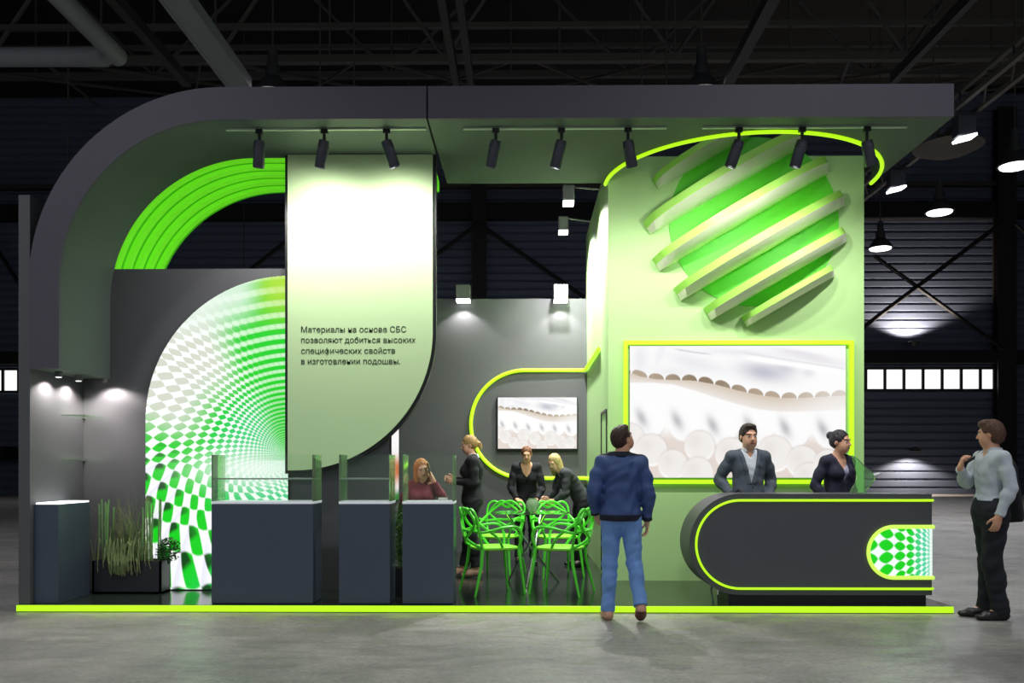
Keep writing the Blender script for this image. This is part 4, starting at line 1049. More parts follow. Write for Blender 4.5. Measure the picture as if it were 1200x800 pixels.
# ------------------------------------------------------------------ people
def V3(*a): return np.array(a, float)
class Field:
    """signed distance volume built from rounded cones and ellipsoids"""
    def __init__(s, lo, hi, h):
        s.h = h; s.lo = np.array(lo, float); s.n = np.ceil((np.array(hi) - s.lo) / h).astype(int) + 1
        s.D = np.full(s.n, 0.08, np.float32)
        s.ax = [s.lo[i] + h * np.arange(s.n[i]) for i in range(3)]
    def sub(s, lo, hi):
        a = np.clip(np.floor((np.array(lo) - s.lo) / s.h).astype(int), 0, s.n - 1); b = np.clip(np.ceil((np.array(hi) - s.lo) / s.h).astype(int) + 1, 1, s.n)
        sl = tuple(slice(a[i], b[i]) for i in range(3))
        X, Y, Z = np.meshgrid(*[s.ax[i][sl[i]] for i in range(3)], indexing='ij', sparse=True)
        return sl, X, Y, Z
    def add(s, d, sl, k, op='u'):
        A = s.D[sl]
        if op == 'u':
            if k > 0: h = np.maximum(k - np.abs(A - d), 0) / k; s.D[sl] = np.minimum(A, d) - h * h * k * 0.25
            else: s.D[sl] = np.minimum(A, d)
        else:
            d = -d; h = np.maximum(k - np.abs(A - d), 0) / max(k, 1e-6); s.D[sl] = np.maximum(A, d) + h * h * k * 0.25
    def prim(s, p, grow=0.0):
        k = p.get('k', 0.02); m = 0.05 + k
        if p['t'] == 'cone':
            a, b = np.array(p['a'], float), np.array(p['b'], float); ra, rb = p['ra'] + grow * p.get('g', 1), p['rb'] + grow * p.get('g', 1)
            R = max(ra, rb) + m
            sl, X, Y, Z = s.sub(np.minimum(a, b) - R, np.maximum(a, b) + R)
            ab = b - a; L2 = ab @ ab + 1e-9
            px, py, pz = X - a[0], Y - a[1], Z - a[2]
            t = np.clip((px * ab[0] + py * ab[1] + pz * ab[2]) / L2, 0, 1)
            qx, qy, qz = px - t * ab[0], py - t * ab[1], pz - t * ab[2]
            if 'n' in p:
                n = p['n']; f = p['f']; q = qx * n[0] + qy * n[1] + qz * n[2]; c = 1 / f - 1
                qx, qy, qz = qx + n[0] * q * c, qy + n[1] * q * c, qz + n[2] * q * c
            d = np.sqrt(qx * qx + qy * qy + qz * qz) - (ra + (rb - ra) * t)
        else:
            c = np.array(p['c'], float); r = np.array(p['r'], float) + grow * p.get('g', 1); Rm = p.get('R'); R = max(r) + m
            sl, X, Y, Z = s.sub(c - R, c + R)
            px, py, pz = X - c[0], Y - c[1], Z - c[2]
            if Rm is not None:
                px, py, pz = (px * Rm[0, 0] + py * Rm[1, 0] + pz * Rm[2, 0]), (px * Rm[0, 1] + py * Rm[1, 1] + pz * Rm[2, 1]), (px * Rm[0, 2] + py * Rm[1, 2] + pz * Rm[2, 2])
            k0 = np.sqrt((px / r[0]) ** 2 + (py / r[1]) ** 2 + (pz / r[2]) ** 2); k1 = np.sqrt((px / r[0] ** 2) ** 2 + (py / r[1] ** 2) ** 2 + (pz / r[2] ** 2) ** 2) + 1e-9
            d = k0 * (k0 - 1) / k1
        s.add(d.astype(np.float32), sl, k, p.get('op', 'u'))
    def full(s): return np.meshgrid(*s.ax, indexing='ij', sparse=True)
    def mesh(s, name, biggest=True):
        for i in range(3):     # close the volume at its border
            for e in (0, -1):
                ix = [slice(None)] * 3; ix[i] = e; s.D[tuple(ix)] = 0.05
        g = openvdb.FloatGrid(0.08); g.copyFromArray(np.ascontiguousarray(s.D, dtype=np.float32))
        pts, quads = g.convertToQuads(0.0)
        pts = np.array(pts, float) * s.h + s.lo; quads = np.array(quads, int)
        p = pts[quads]; vol = np.einsum('ij,ij->i', p[:, 0], np.cross(p[:, 1], p[:, 2])).sum() + np.einsum('ij,ij->i', p[:, 0], np.cross(p[:, 2], p[:, 3])).sum()
        if vol < 0: quads = quads[:, ::-1]
        me = bpy.data.meshes.new(name)
        me.vertices.add(len(pts)); me.vertices.foreach_set('co', pts.ravel().astype(np.float32))
        me.loops.add(quads.size); me.loops.foreach_set('vertex_index', quads.ravel().astype(np.int32))
        me.polygons.add(len(quads)); me.polygons.foreach_set('loop_start', np.arange(0, quads.size, 4, dtype=np.int32))
        me.update(); me.validate()
        me.polygons.foreach_set('use_smooth', np.ones(len(me.polygons), bool))
        return me, pts
def cone(a, b, ra, rb, k=0.02, **kw): return dict(t='cone', a=a, b=b, ra=ra, rb=rb, k=k, **kw)
def ell(c, r, R=None, k=0.02, **kw): return dict(t='ell', c=c, r=r, R=R, k=k, **kw)
def bounds(prims, pad):
    lo = np.full(3, 9.0); hi = -lo
    for p in prims:
        if p.get('op', 'u') != 'u': continue
        if p['t'] == 'cone': R = max(p['ra'], p['rb']); lo = np.minimum(lo, np.minimum(p['a'], p['b']) - R); hi = np.maximum(hi, np.maximum(p['a'], p['b']) + R)
        else: R = max(p['r']); lo = np.minimum(lo, np.array(p['c']) - R); hi = np.maximum(hi, np.array(p['c']) + R)
    return lo - pad, hi + pad
def unit(v): v = np.array(v, float); return v / (np.linalg.norm(v) + 1e-9)
def rotm(axis, deg):
    return np.array(Matrix.Rotation(math.radians(deg), 3, axis))
def basis(x, z):
    z = unit(z); x = unit(np.array(x) - z * np.dot(x, z)); y = np.cross(z, x); return np.stack([x, y, z], 1)

def hand(wr, d, n, side, curl=0.5, spread=0.1):
    """wr wrist, d direction of the fingers, n palm side, side: +1 puts the thumb toward cross(d, n)"""
    d = unit(d); n = unit(np.array(n) - d * np.dot(n, d)); s = np.cross(d, n) * side
    out = [ell(wr + d * 0.048, (0.0385, 0.0145, 0.05), np.stack([s, n, d], 1), k=0.012), cone(wr - d * 0.01, wr + d * 0.03, 0.026, 0.024, k=0.02, n=n, f=0.75)]
    for off, L in ((0.029, 0.068), (0.0098, 0.076), (-0.0098, 0.072), (-0.029, 0.058)):
        p = wr + d * 0.082 + s * off; dd = unit(d + s * off * 4 * spread + n * 0.1); q = p
        for j, fr in enumerate((0.45, 0.32, 0.23)):
            a = curl * (0.55 + 0.5 * j); dd = unit(dd * math.cos(a) + n * math.sin(a)) if j or True else dd
            q2 = q + dd * L * fr; out.append(cone(q, q2, 0.0088 - 0.0006 * j, 0.0082 - 0.0006 * j, k=0.004)); q = q2
            n_ = unit(n - dd * np.dot(n, dd)); 
    t0 = wr + d * 0.02 + s * 0.026; t1 = t0 + unit(s * 0.8 + d * 0.8 + n * 0.35) * 0.036; t2 = t1 + unit(d * 0.9 + s * 0.25 + n * (0.3 + curl)) * 0.030; t3 = t2 + unit(d * 0.8 + n * (0.3 + curl)) * 0.022
    out += [cone(t0, t1, 0.0125, 0.011, k=0.010), cone(t1, t2, 0.0105, 0.0095, k=0.004), cone(t2, t3, 0.0095, 0.0075, k=0.004)]
    return out

DEF = dict(pel=(0, 0.0, .95), nek=(0, 0.015, 1.475), shL=(.172, .01, 1.415), shR=(-.172, .01, 1.415), elL=(.235, .04, 1.15), elR=(-.235, .04, 1.15), wrL=(.245, -.03, .90), wrR=(-.245, -.03, .90),
           hiL=(.088, 0, .92), hiR=(-.088, 0, .92), knL=(.098, -.015, .50), knR=(-.098, -.015, .50), anL=(.105, .02, .085), anR=(-.105, .02, .085), toL=(.125, -.15, .028), toR=(-.125, -.15, .028),
           head=(0, -.012, 1.632))
def person(label, loc, rotz, height=1.78, pose=None, hy=0, hp=0, hr=0, female=False, hscale=1.0, skin=(222, 166, 136), hair=None, hair_col=(60, 38, 26), outfit=None,
           handL=None, handR=None, z_off=0.0):
    J = {k: V3(*v) for k, v in {**DEF, **(pose or {})}.items()}
    root = thing('person', label, 'person', loc, rotz, scale=height / 1.78)
    o = outfit
    W = 0.90 if female else 1.0
    up = J['nek'] - J['pel']; Ru = basis(J['shL'] - J['shR'], up)
    yx = Ru[:, 1]
    hipx = J['hiL'] - J['hiR']; Rp = basis(hipx, V3(0, 0, 1))
    def at(u, x=0, y=0): return J['pel'] + up * u + Ru[:, 0] * x + Ru[:, 1] * y
    torso = [ell(J['pel'] + V3(0, 0.012, 0.0), (.158 * (1.0 if not female else 1.0), .112, .125), Rp, k=.05),
             cone(at(.08), at(.38), .132 * W, .120 * W * (0.93 if female else 1), k=.06, n=yx, f=.76),
             ell(at(.66, 0, .006), (.158 * W, .108, .165), Ru, k=.06),
             cone(at(.80, .09 * W), at(.80, -.09 * W), .064, .064, k=.05),
             cone(J['shL'] * .88 + at(.85) * .12, J['shR'] * .88 + at(.85) * .12, .048, .048, k=.05)]
    trap = [cone(at(.99, .03), J['shL'] * .85 + at(.9) * .15, .040, .034, k=.04, g=.6), cone(at(.99, -.03), J['shR'] * .85 + at(.9) * .15, .040, .034, k=.04, g=.6)]
    if female: torso += [ell(at(.66, .07, -.085), (.058, .05, .058), Ru, k=.04), ell(at(.66, -.07, -.085), (.058, .05, .058), Ru, k=.04)]
    nr = .048 if female else .057
    neck = [cone(at(.97), J['head'] + V3(0, .012, -.07), nr + .008, nr, k=.03)]
    arms = {}; legs = {}; feet = {}; hands = {}
    for s_, S in ((1, 'L'), (-1, 'R')):
        sh, el, wr = J['sh' + S], J['el' + S], J['wr' + S]; aw = 0.86 if female else 1.0
        arms[S] = [cone(sh, el, .045 * aw, .039 * aw, k=.03, g=.7), cone(sh * .55 + el * .45, el, .046 * aw, .038 * aw, k=.02), cone(el, wr, .040 * aw, .027 * aw, k=.012, g=.8), ell(el * .72 + wr * .28, (.04 * aw,) * 3, k=.03)]
        hi, kn, an, to = J['hi' + S], J['kn' + S], J['an' + S], J['to' + S]; lw = 1.0
        legs[S] = [cone(hi, kn, .090 * lw, .056 * lw, k=.03), cone(kn, an, .053 * lw, .038 * lw, k=.02), ell(kn * .68 + an * .32 + V3(0, .018, 0), (.052, .056, .11), k=.04), ell(kn + V3(0, -.006, 0), (.052, .055, .06), k=.03)]
        fd = unit(to - an); heel = an + unit(V3(-fd[0], -fd[1], 0)) * .035 + V3(0, 0, -.04)
        if to[2] < .05 and an[2] > .11: heel = an + V3(0, .03, -.02) + V3(0, 0, -.02)
        mid = (an * .4 + to * .6) + V3(0, 0, -.012)
        feet[S] = [cone(heel, mid, .036, .036, k=.02), cone(an, mid, .036, .030, k=.03), cone(mid, to, .040, .027, k=.02, n=V3(0, 0, 1), f=.75)]
        H_ = (handL if s_ > 0 else handR) or {}
        d = H_.get('d', wr - el); n = H_.get('n', (-s_, -.2, 0)); hands[S] = hand(wr, d, n, H_.get('side', s_ * -1), H_.get('curl', .45))
    # head
    Rh = rotm('Z', hy) @ rotm('X', hp) @ rotm('Y', hr); hs = .93 * (0.96 if female else 1.0) * hscale; hc = J['head']
    def HP(x, y, z): return hc + Rh @ (V3(x, y, z) * hs)
    def HE(x, y, z, r, k=.015, **kw): return ell(HP(x, y, z), tuple(q * hs for q in r), Rh, k=k, **kw)
    jw = .9 if female else 1.0
    head = [HE(0, .014, .032, (.076, .098, .092), .02), HE(0, -.022, -.03, (.062 * jw, .074, .085), .03), HE(0, -.050, -.092, (.034 * jw, .036, .030), .03), HE(.036, -.045, -.055, (.026 * jw, .04, .045), .03), HE(-.036, -.045, -.055, (.026 * jw, .04, .045), .03),
            cone(HP(-.034, -.084, .026), HP(.034, -.084, .026), .011, .011, k=.02),
            HE(.031, -.104, .004, (.017, .014, .011), .012, op='s'), HE(-.031, -.104, .004, (.017, .014, .011), .012, op='s'),
            HE(.031, -.0815, .003, (.0135, .0115, .0105), .003), HE(-.031, -.0815, .003, (.0135, .0115, .0105), .003),
            cone(HP(0, -.094, .012), HP(0, -.113, -.028), .008, .012, k=.010), HE(.010, -.103, -.032, (.009, .009, .007), .006), HE(-.010, -.103, -.032, (.009, .009, .007), .006),
            HE(0, -.092, -.056, (.024, .010, .006), .004), HE(0, -.090, -.067, (.021, .011, .007), .004),
            HE(.077, .014, -.008, (.009, .022, .031), .008), HE(-.077, .014, -.008, (.009, .022, .031), .008)]
    allp = torso + trap + neck + arms['L'] + arms['R'] + legs['L'] + legs['R'] + feet['L'] + feet['R'] + hands['L'] + hands['R'] + head
    lo, hi = bounds(allp, .03); F = Field(lo, hi, .0062)
    tid = {id(p) for p in torso}
    for p in allp: F.prim(p, -.002 if id(p) in tid else 0)
    me, pts = F.mesh('body')
    sk = mat('skin_%d_%d_%d' % tuple(skin), srgb(*skin), .5, bump=.05, bump_scale=300)
    lipm = mat('lips', srgb(172, 92, 84), .4); eyew = mat('eye_white', srgb(235, 232, 228), .25); iris = mat('eye_dark', srgb(40, 28, 22), .2)
    brow = mat('brow_%d' % hair_col[0], srgb(*[int(c * .75) for c in hair_col]), .8)
    for m_ in (sk, lipm, eyew, iris, brow): me.materials.append(m_)
    cen = np.zeros(len(me.polygons) * 3, np.float32); me.polygons.foreach_get('center', cen); cen = cen.reshape(-1, 3)
    q = (cen - hc) @ Rh / hs
    idx = np.zeros(len(cen), np.int32); fr = (np.abs(q[:, 0]) < .09) & (q[:, 1] < -.055) & (np.abs(q[:, 2]) < .13)
    ex = np.abs(np.abs(q[:, 0]) - .031)
    idx[fr & (ex < .015) & (np.abs(q[:, 2] - .002) < .0045)] = 2
    idx[fr & (ex < .0068) & (np.abs(q[:, 2] - .003) < .0075)] = 3
    idx[fr & (ex < .019) & (np.abs(q[:, 2] - .027 + ex * .08) < .0048)] = 4
    idx[fr & (np.abs(q[:, 0]) < .023) & (np.abs(q[:, 2] + .0615) < .0095 - np.abs(q[:, 0]) * .22) & (q[:, 1] < -.08)] = 1
    me.polygons.foreach_set('material_index', idx)
    body = bpy.data.objects.new('body', me); finish(body, root, False)
    def cloth(name, prims, grow, m, cuts=None, folds=.004, h=.0085, lab=None, fseed=0.0, extra=None):
        lo, hi = bounds(prims, grow + .04); F = Field(lo, hi, h)
        for p in prims: F.prim(p, grow)
        X, Y, Z = F.full(); D = F.D
        if folds:
            D += (folds * (np.sin(34 * Z + 16 * X + 2.2 * np.sin(19 * X + 11 * Y + fseed)) * .6 + .5 * np.sin(57 * Z - 28 * Y + 3 * np.sin(13 * X + 9 * Z + fseed * 2)))).astype(np.float32)
        if cuts:
            for c_ in cuts: np.maximum(D, c_(X, Y, Z).astype(np.float32), out=D)
        me, _ = F.mesh(name); me.materials.append(m)
        ob = bpy.data.objects.new(name, me)
        if lab: ob['label'] = lab
        return finish(ob, root, False)
    upn = Ru[:, 2]
    def ulocal(X, Y, Z):
        p = J['pel']; x, y, z = X - p[0], Y - p[1], Z - p[2]
        return (x * Ru[0, 0] + y * Ru[1, 0] + z * Ru[2, 0], x * Ru[0, 1] + y * Ru[1, 1] + z * Ru[2, 1], x * Ru[0, 2] + y * Ru[1, 2] + z * Ru[2, 2])
    UL = np.linalg.norm(up)
    def sleeve_cut(S, t1):
        el, wr = J['el' + S], J['wr' + S]; d = unit(wr - el); L = np.linalg.norm(wr - el)
        def f(X, Y, Z):
            x, y, z = X - el[0], Y - el[1], Z - el[2]; t = x * d[0] + y * d[1] + z * d[2]
            rad = np.sqrt(np.maximum(x * x + y * y + z * z - t * t, 0))
            return np.where(rad < .10, t - L * t1, -1.0)
        return f
    def band(z0, z1):
        return lambda X, Y, Z: (lambda u: np.maximum(np.where(np.abs(u[0]) < .178, z0 - u[2], -1.0), u[2] - z1))(ulocal(X, Y, Z))
    def below(z0): return lambda X, Y, Z: np.broadcast_to(z0 - Z, np.broadcast(X, Y, Z).shape)
    def legpart(S, z): 
        an, kn = J['an' + S], J['kn' + S]; d = unit(an - kn); L = np.linalg.norm(an - kn)
        def f(X, Y, Z):
            x, y, z_ = X - kn[0], Y - kn[1], Z - kn[2]; t = x * d[0] + y * d[1] + z_ * d[2]
            rad = np.sqrt(np.maximum(x * x + y * y + z_ * z_ - t * t, 0)); return np.where(rad < .13, t - L * z, -1.0)
        return f
    # lower body
    tm = o['trousers']
    lm = tm[0]
    pel = [torso[0], cone(at(.0), at(.12), .13 * W, .125 * W, k=.05, n=yx, f=.78)]
    tr = pel + legs['L'] + legs['R'] + [cone(J['anL'] * .75 + J['knL'] * .25, J['anL'] + V3(0, 0, .0), .046, .05, k=.03), cone(J['anR'] * .75 + J['knR'] * .25, J['anR'], .046, .05, k=.03)]
    cloth('trousers', tr, tm[1], lm, [legpart('L', tm[2]), legpart('R', tm[2]), band(-1.6, .12)], .0045, lab=tm[3] if len(tm) > 3 else None, fseed=1.3)
    # upper layers
    arml = arms['L'] + arms['R']
    if 'shirt' in o:
        m_, g_, sl, z0, lab = o['shirt']
        ps = torso + trap + (arml if sl else []); cuts = [band(z0, UL + (.035 if not o.get('low_neck') else .02))]
        if sl: cuts += [sleeve_cut('L', sl), sleeve_cut('R', sl)]
        if o.get('collar'): cuts.append(lambda X, Y, Z: (lambda u: np.where(u[1] < .0, np.minimum(u[2] - (UL - .075) - np.abs(u[0]) * 1.7, .05), -1.0))(ulocal(X, Y, Z)))
        if o.get('low_neck'):
            cuts.append(lambda X, Y, Z: (lambda u: np.where(u[1] < .0, np.minimum(u[2] - (UL - .15) - np.abs(u[0]) * 1.2, .05), -1.0))(ulocal(X, Y, Z)))
        cloth('shirt', ps, g_, m_, cuts, .003 if not sl else .0045, lab=lab, fseed=4.0)
        if o.get('collar') or o.get('rib_collar'):
            c0 = at(1.0); c1 = at(1.075)
            lo, hi = c0 - .12, c1 + .12; F = Field(lo, hi, .006)
            F.prim(cone(at(.97, 0, .004), at(1.09, 0, -.002), nr + .030, nr + .016, k=0)); X, Y, Z = F.full()
            u = ulocal(X, Y, Z); D = F.D
            inner = nr + .006 - np.sqrt((u[0]) ** 2 + (u[1] - .004) ** 2)
            np.maximum(D, inner.astype(np.float32), out=D); np.maximum(D, (np.maximum(UL * .985 - u[2], u[2] - UL * 1.075)).astype(np.float32), out=D)
            gap = np.where((u[1] < 0), .022 + (u[2] - UL) * .8 - np.abs(u[0]), -1.0); np.maximum(D, gap.astype(np.float32), out=D)
            me, _ = F.mesh('collar'); me.materials.append(o.get('rib_collar') or m_); ob = bpy.data.objects.new('collar', me); finish(ob, root, False)
    if 'jacket' in o:
        jk = o['jacket']; m_ = jk['mat']; g_ = jk.get('grow', .02); zb = jk['hem']; vb = jk.get('v')
        ps = torso + trap + arml + [cone(at(.02), at(.35), .138 * W, .128 * W, k=.06, n=yx, f=.80)]
        cuts = [sleeve_cut('L', jk.get('sleeve', .97)), sleeve_cut('R', jk.get('sleeve', .97)), band(zb, UL * jk.get('top', 1.07))]
        ncut = lambda X, Y, Z: (lambda u: np.where(u[2] > UL * .95, (nr + jk.get('nk', .016)) - np.sqrt(u[0] ** 2 + (u[1] + .004) ** 2), -1.0))(ulocal(X, Y, Z))
        cuts.append(ncut)
        if vb is not None:
            zt_ = UL * 1.05; wt = jk.get('vw', .085)
            def vcut(X, Y, Z):
                u = ulocal(X, Y, Z); e = wt * np.clip((u[2] - vb) / (zt_ - vb), 0, 1.2) - np.abs(u[0]) ; return np.where((u[1] < -.02) & (u[2] > vb), np.minimum(e, .05), -1.0)
            cuts.append(vcut)
            def lap(X, Y, Z):  # thin step that reads as the lapel
                u = ulocal(X, Y, Z); e = np.abs(u[0]) - wt * np.clip((u[2] - vb) / (zt_ - vb), 0, 1.2); return ((e < .042) & (u[2] > vb + .01) & (u[1] < 0) & (u[2] < UL * .97))
        lo, hi = bounds(ps, g_ + .04); F = Field(lo, hi, .0075)
        for p in ps: F.prim(p, g_)
        X, Y, Z = F.full(); D = F.D; fa = jk.get('folds', .004)
        D += (fa * (np.sin(30 * Z + 18 * X + 2.4 * np.sin(17 * X + 11 * Y)) * .6 + .5 * np.sin(52 * Z - 30 * Y + 3 * np.sin(14 * X + 9 * Z)))).astype(np.float32)
        if vb is not None: D -= np.where(lap(X, Y, Z), .007, 0).astype(np.float32)
        for c_ in cuts: np.maximum(D, c_(X, Y, Z).astype(np.float32), out=D)
        me, _ = F.mesh('jacket'); me.materials.append(m_)
        if jk.get('rib'):
            me.materials.append(jk['rib']); cen = np.zeros(len(me.polygons) * 3, np.float32); me.polygons.foreach_get('center', cen); cen = cen.reshape(-1, 3)
            u = (cen - J['pel']) @ Ru; idx = ((u[:, 2] < zb + .055) & (np.abs(u[:, 0]) < .21)) | (u[:, 2] > UL * 1.0)
            for S in 'LR':
                el, wr = J['el' + S], J['wr' + S]; d = unit(wr - el); t = (cen - el) @ d; r_ = np.linalg.norm(cen - el - t[:, None] * d, axis=1)
                idx |= (t > np.linalg.norm(wr - el) * .82) & (r_ < .09)
            me.polygons.foreach_set('material_index', idx.astype(np.int32))
        ob = bpy.data.objects.new('jacket', me); finish(ob, root, False)
        if jk.get('buttons'):
            for zb_ in jk['buttons']:
                F2 = boxbm(0, 0.0001, 0, .0001, 0, .0001); F2.free()
                c_ = J['pel'] + Ru[:, 2] * zb_ + Ru[:, 1] * -.148
                bm = new(); lathe(bm, [(0, 0), (.009, 0), (.009, .004), (0, .005)], tuple(c_), 10, Matrix.Rotation(PI / 2, 3, 'X')); obj('button', bm, M_black, root, world=False)
    # shoes
    for S in 'LR':
        if 'shoes' in o:
            lo, hi = bounds(feet[S], .04); F = Field(lo, hi, .006)
            for p in feet[S]: F.prim(p, .009)
            X, Y, Z = F.full(); an = J['an' + S]
            np.maximum(F.D, np.broadcast_to((Z - (an[2] + o.get('shoe_top', .0))), F.D.shape).astype(np.float32), out=F.D)
            if not (J['to' + S][2] < .05 and an[2] > .11): np.maximum(F.D, np.broadcast_to(.003 - Z, F.D.shape).astype(np.float32), out=F.D)
            me, _ = F.mesh('shoe'); me.materials.append(o['shoes']); ob = bpy.data.objects.new('shoe', me); 
            if o.get('sole') and S == 'R':
                me.materials.append(o['sole']); cen = np.zeros(len(me.polygons) * 3, np.float32); me.polygons.foreach_get('normal', cen); nn = cen.reshape(-1, 3); me.polygons.foreach_set('material_index', ((nn[:, 2] < -.2)).astype(np.int32))
            finish(ob, root, False)
    # hair
    hm = mat('hair_%d_%d_%d' % tuple(hair_col), srgb(*hair_col), .5, noise_amt=.35, noise_scale=60, bump=.5, bump_scale=120)
    hp_ = [HE(0, .020, .040, (.086, .104, .098), .02)]
    if hair == 'short': hp_ += [HE(0, .055, -.005, (.078, .068, .075), .03), HE(0, -.045, .104, (.056, .045, .026), .03)]
    if hair == 'full': hp_ += [HE(0, .055, -.01, (.086, .075, .085), .03), HE(0, -.045, .100, (.066, .055, .04), .03), HE(0, .05, -.06, (.066, .05, .04), .03)]
    if hair == 'long':
        hp_ += [HE(s_ * .070, .010, -.05, (.030, .060, .12), .03) for s_ in (1, -1)] + [HE(s_ * .078, -.005, -.14, (.032, .045, .11), .03) for s_ in (1, -1)] + [HE(0, .06, -.08, (.085, .055, .15), .04)]
    if hair == 'bun': hp_ += [HE(0, .05, 0, (.078, .072, .075), .03), HE(0, .118, .070, (.046, .046, .046), .012)]
    if hair == 'pony': hp_ += [HE(0, .05, 0, (.078, .072, .075), .03), HE(0, .125, .0, (.030, .040, .034), .015), HE(0, .150, -.045, (.024, .028, .055), .02)]
    hp_ += [HE(0, -.100, -.016, (.066, .080, .092), .012, op='s'), HE(0, -.04, -.16, (.07, .11, .1), .02, op='s')] + ([] if hair == 'long' else [HE(s_ * .085, -.01, -.045, (.03, .036, .05), .012, op='s') for s_ in (1, -1)])
    lo, hi = bounds(hp_, .02); F = Field(lo, hi, .0055)
    for p in hp_: F.prim(p)
    X, Y, Z = F.full(); hx = (X - hc[0]); hy_ = (Y - hc[1]); hz = (Z - hc[2])
    F.D += (.0022 * np.sin(150 * hx + 60 * hz + 2 * np.sin(40 * hy_)) * np.cos(90 * hy_)).astype(np.float32)
    me, _ = F.mesh('hair'); me.materials.append(hm); ob = bpy.data.objects.new('hair', me); finish(ob, root, False)
    return root, J

fab = lambda n, c, r=.85: mat(n, srgb(*c), r, noise_amt=.12, noise_scale=30, bump=.25, bump_scale=220)
NAVY = fab('navy_bomber_nylon', (56, 80, 134), .55); RIB = fab('dark_knit_rib', (28, 32, 48)); JEANS = fab('blue_denim', (110, 152, 214), .8)
TAN = mat('tan_leather', srgb(196, 150, 124), .5); SOLE = mat('dark_red_sole', srgb(96, 52, 40), .6)
SUITG = fab('grey_suit_wool', (84, 92, 104)); WHITES = fab('white_shirt_cotton', (222, 228, 236)); CHK = fab('pale_grey_shirt_cotton', (196, 204, 214))
BLK = fab('black_suit_wool', (28, 28, 34)); NVY2 = fab('navy_blazer_wool', (40, 42, 62)); LAV = fab('lavender_top', (158, 158, 186)); BURG = fab('burgundy_knit', (122, 44, 62)); DKT = fab('dark_navy_trousers', (26, 28, 38)); CHAR = fab('charcoal_jacket_wool', (52, 54, 60))
BSH = mat('black_leather', srgb(26, 25, 27), .3)

# visitor in the blue jacket, seen from behind, in front of the platform
person('man seen from behind in a blue bomber jacket and blue jeans, looking up', (PX(728, 7.78), 7.78, 0), PI, 1.80,
       pose=dict(pel=(.01, 0, .955), nek=(.005, .02, 1.475), shL=(.180, .01, 1.415), shR=(-.180, .01, 1.41), elL=(.255, .07, 1.15), wrL=(.225, -.08, .945), elR=(-.235, .04, 1.14), wrR=(-.235, -.03, .885),
                 hiL=(.085, 0, .92), hiR=(-.085, 0, .92), knL=(.10, -.02, .50), anL=(.12, .0, .085), toL=(.135, -.17, .03), knR=(-.115, .015, .51), anR=(-.148, .20, .165), toR=(-.155, .13, .036), head=(-.012, .012, 1.625)),
       hy=-52, hp=-22, hair='short', hair_col=(58, 34, 26),
       outfit=dict(jacket=dict(mat=NAVY, rib=RIB, grow=.024, hem=-.06, folds=.0075, sleeve=.96, top=1.07, nk=.012), trousers=(JEANS, .011, 1.03), shoes=TAN, sole=SOLE, rib_collar=RIB, shirt=(WHITES, .008, 0, .0, None)),
       handR=dict(d=(-.05, -.15, -1), n=(1, 0, 0), curl=.5), handL=dict(d=(-.3, -.6, -.8), n=(-1, .2, 0), curl=.6))
# visitor at the right edge
rt_, J_ = person('man in a pale grey shirt and dark trousers, one hand holding a slung jacket', (PX(1161, 7.85), 7.85, 0), -PI / 2 - 0.05, 1.84,
       pose=dict(shL=(.165, .03, 1.415), shR=(-.165, -.02, 1.42), elL=(.225, .06, 1.16), wrL=(.222, -.04, .915), elR=(-.20, -.12, 1.20), wrR=(-.06, -.235, 1.335), pel=(0, -.015, .955),
                 knL=(.075, -.03, .50), knR=(-.085, .02, .50), anL=(.07, .05, .085), anR=(-.09, .0, .085), toL=(.08, -.135, .03), toR=(-.11, -.20, .03), head=(0, -.005, 1.635)),
       hy=-38, hp=4, hair='full', hair_col=(86, 54, 38),
       outfit=dict(shirt=(CHK, .015, .97, .085, None), collar=True, trousers=(DKT, .023, 1.06), shoes=BSH),
       handL=dict(d=(-.05, -.25, -1), n=(-1, 0, 0), curl=.55), handR=dict(d=(.25, .1, .9), n=(.2, .9, .1), curl=1.1))
# his jacket, hooked over the shoulder and hanging down the back
Hh = Field((-.40, -.32, .80), (.16, .36, 1.60), .008)
for p in (cone((-.075, -.19, 1.37), (-.12, -.04, 1.455), .008, .012, k=.01), cone((-.12, -.03, 1.46), (-.12, .10, 1.47), .026, .05, k=.03), cone((-.12, .10, 1.50), (-.12, .215, 1.30), .06, .10, k=.05, n=V3(0, 1, 0), f=.5), cone((-.12, .215, 1.30), (-.13, .25, .93), .125, .17, k=.05, n=V3(0, 1, 0), f=.35)): Hh.prim(p)
X_, Y_, Z_ = Hh.full(); Hh.D += (.003 * np.sin(40 * X_ + 6 * Z_ + np.sin(15 * Z_))).astype(np.float32); Hh.D = np.maximum(Hh.D, np.broadcast_to(.86 + .1 * X_ - Z_, Hh.D.shape).astype(np.float32))
me, _ = Hh.mesh('slung_jacket'); me.materials.append(fab('slung_jacket_wool', (26, 27, 34)))
sj = bpy.data.objects.new('slung_jacket', me); C.objects.link(sj); sj.location = rt_.location; sj.rotation_euler = rt_.rotation_euler; sj.scale = rt_.scale
tag(sj, 'dark suit jacket hanging over the shoulder of the man in the pale shirt', 'jacket')
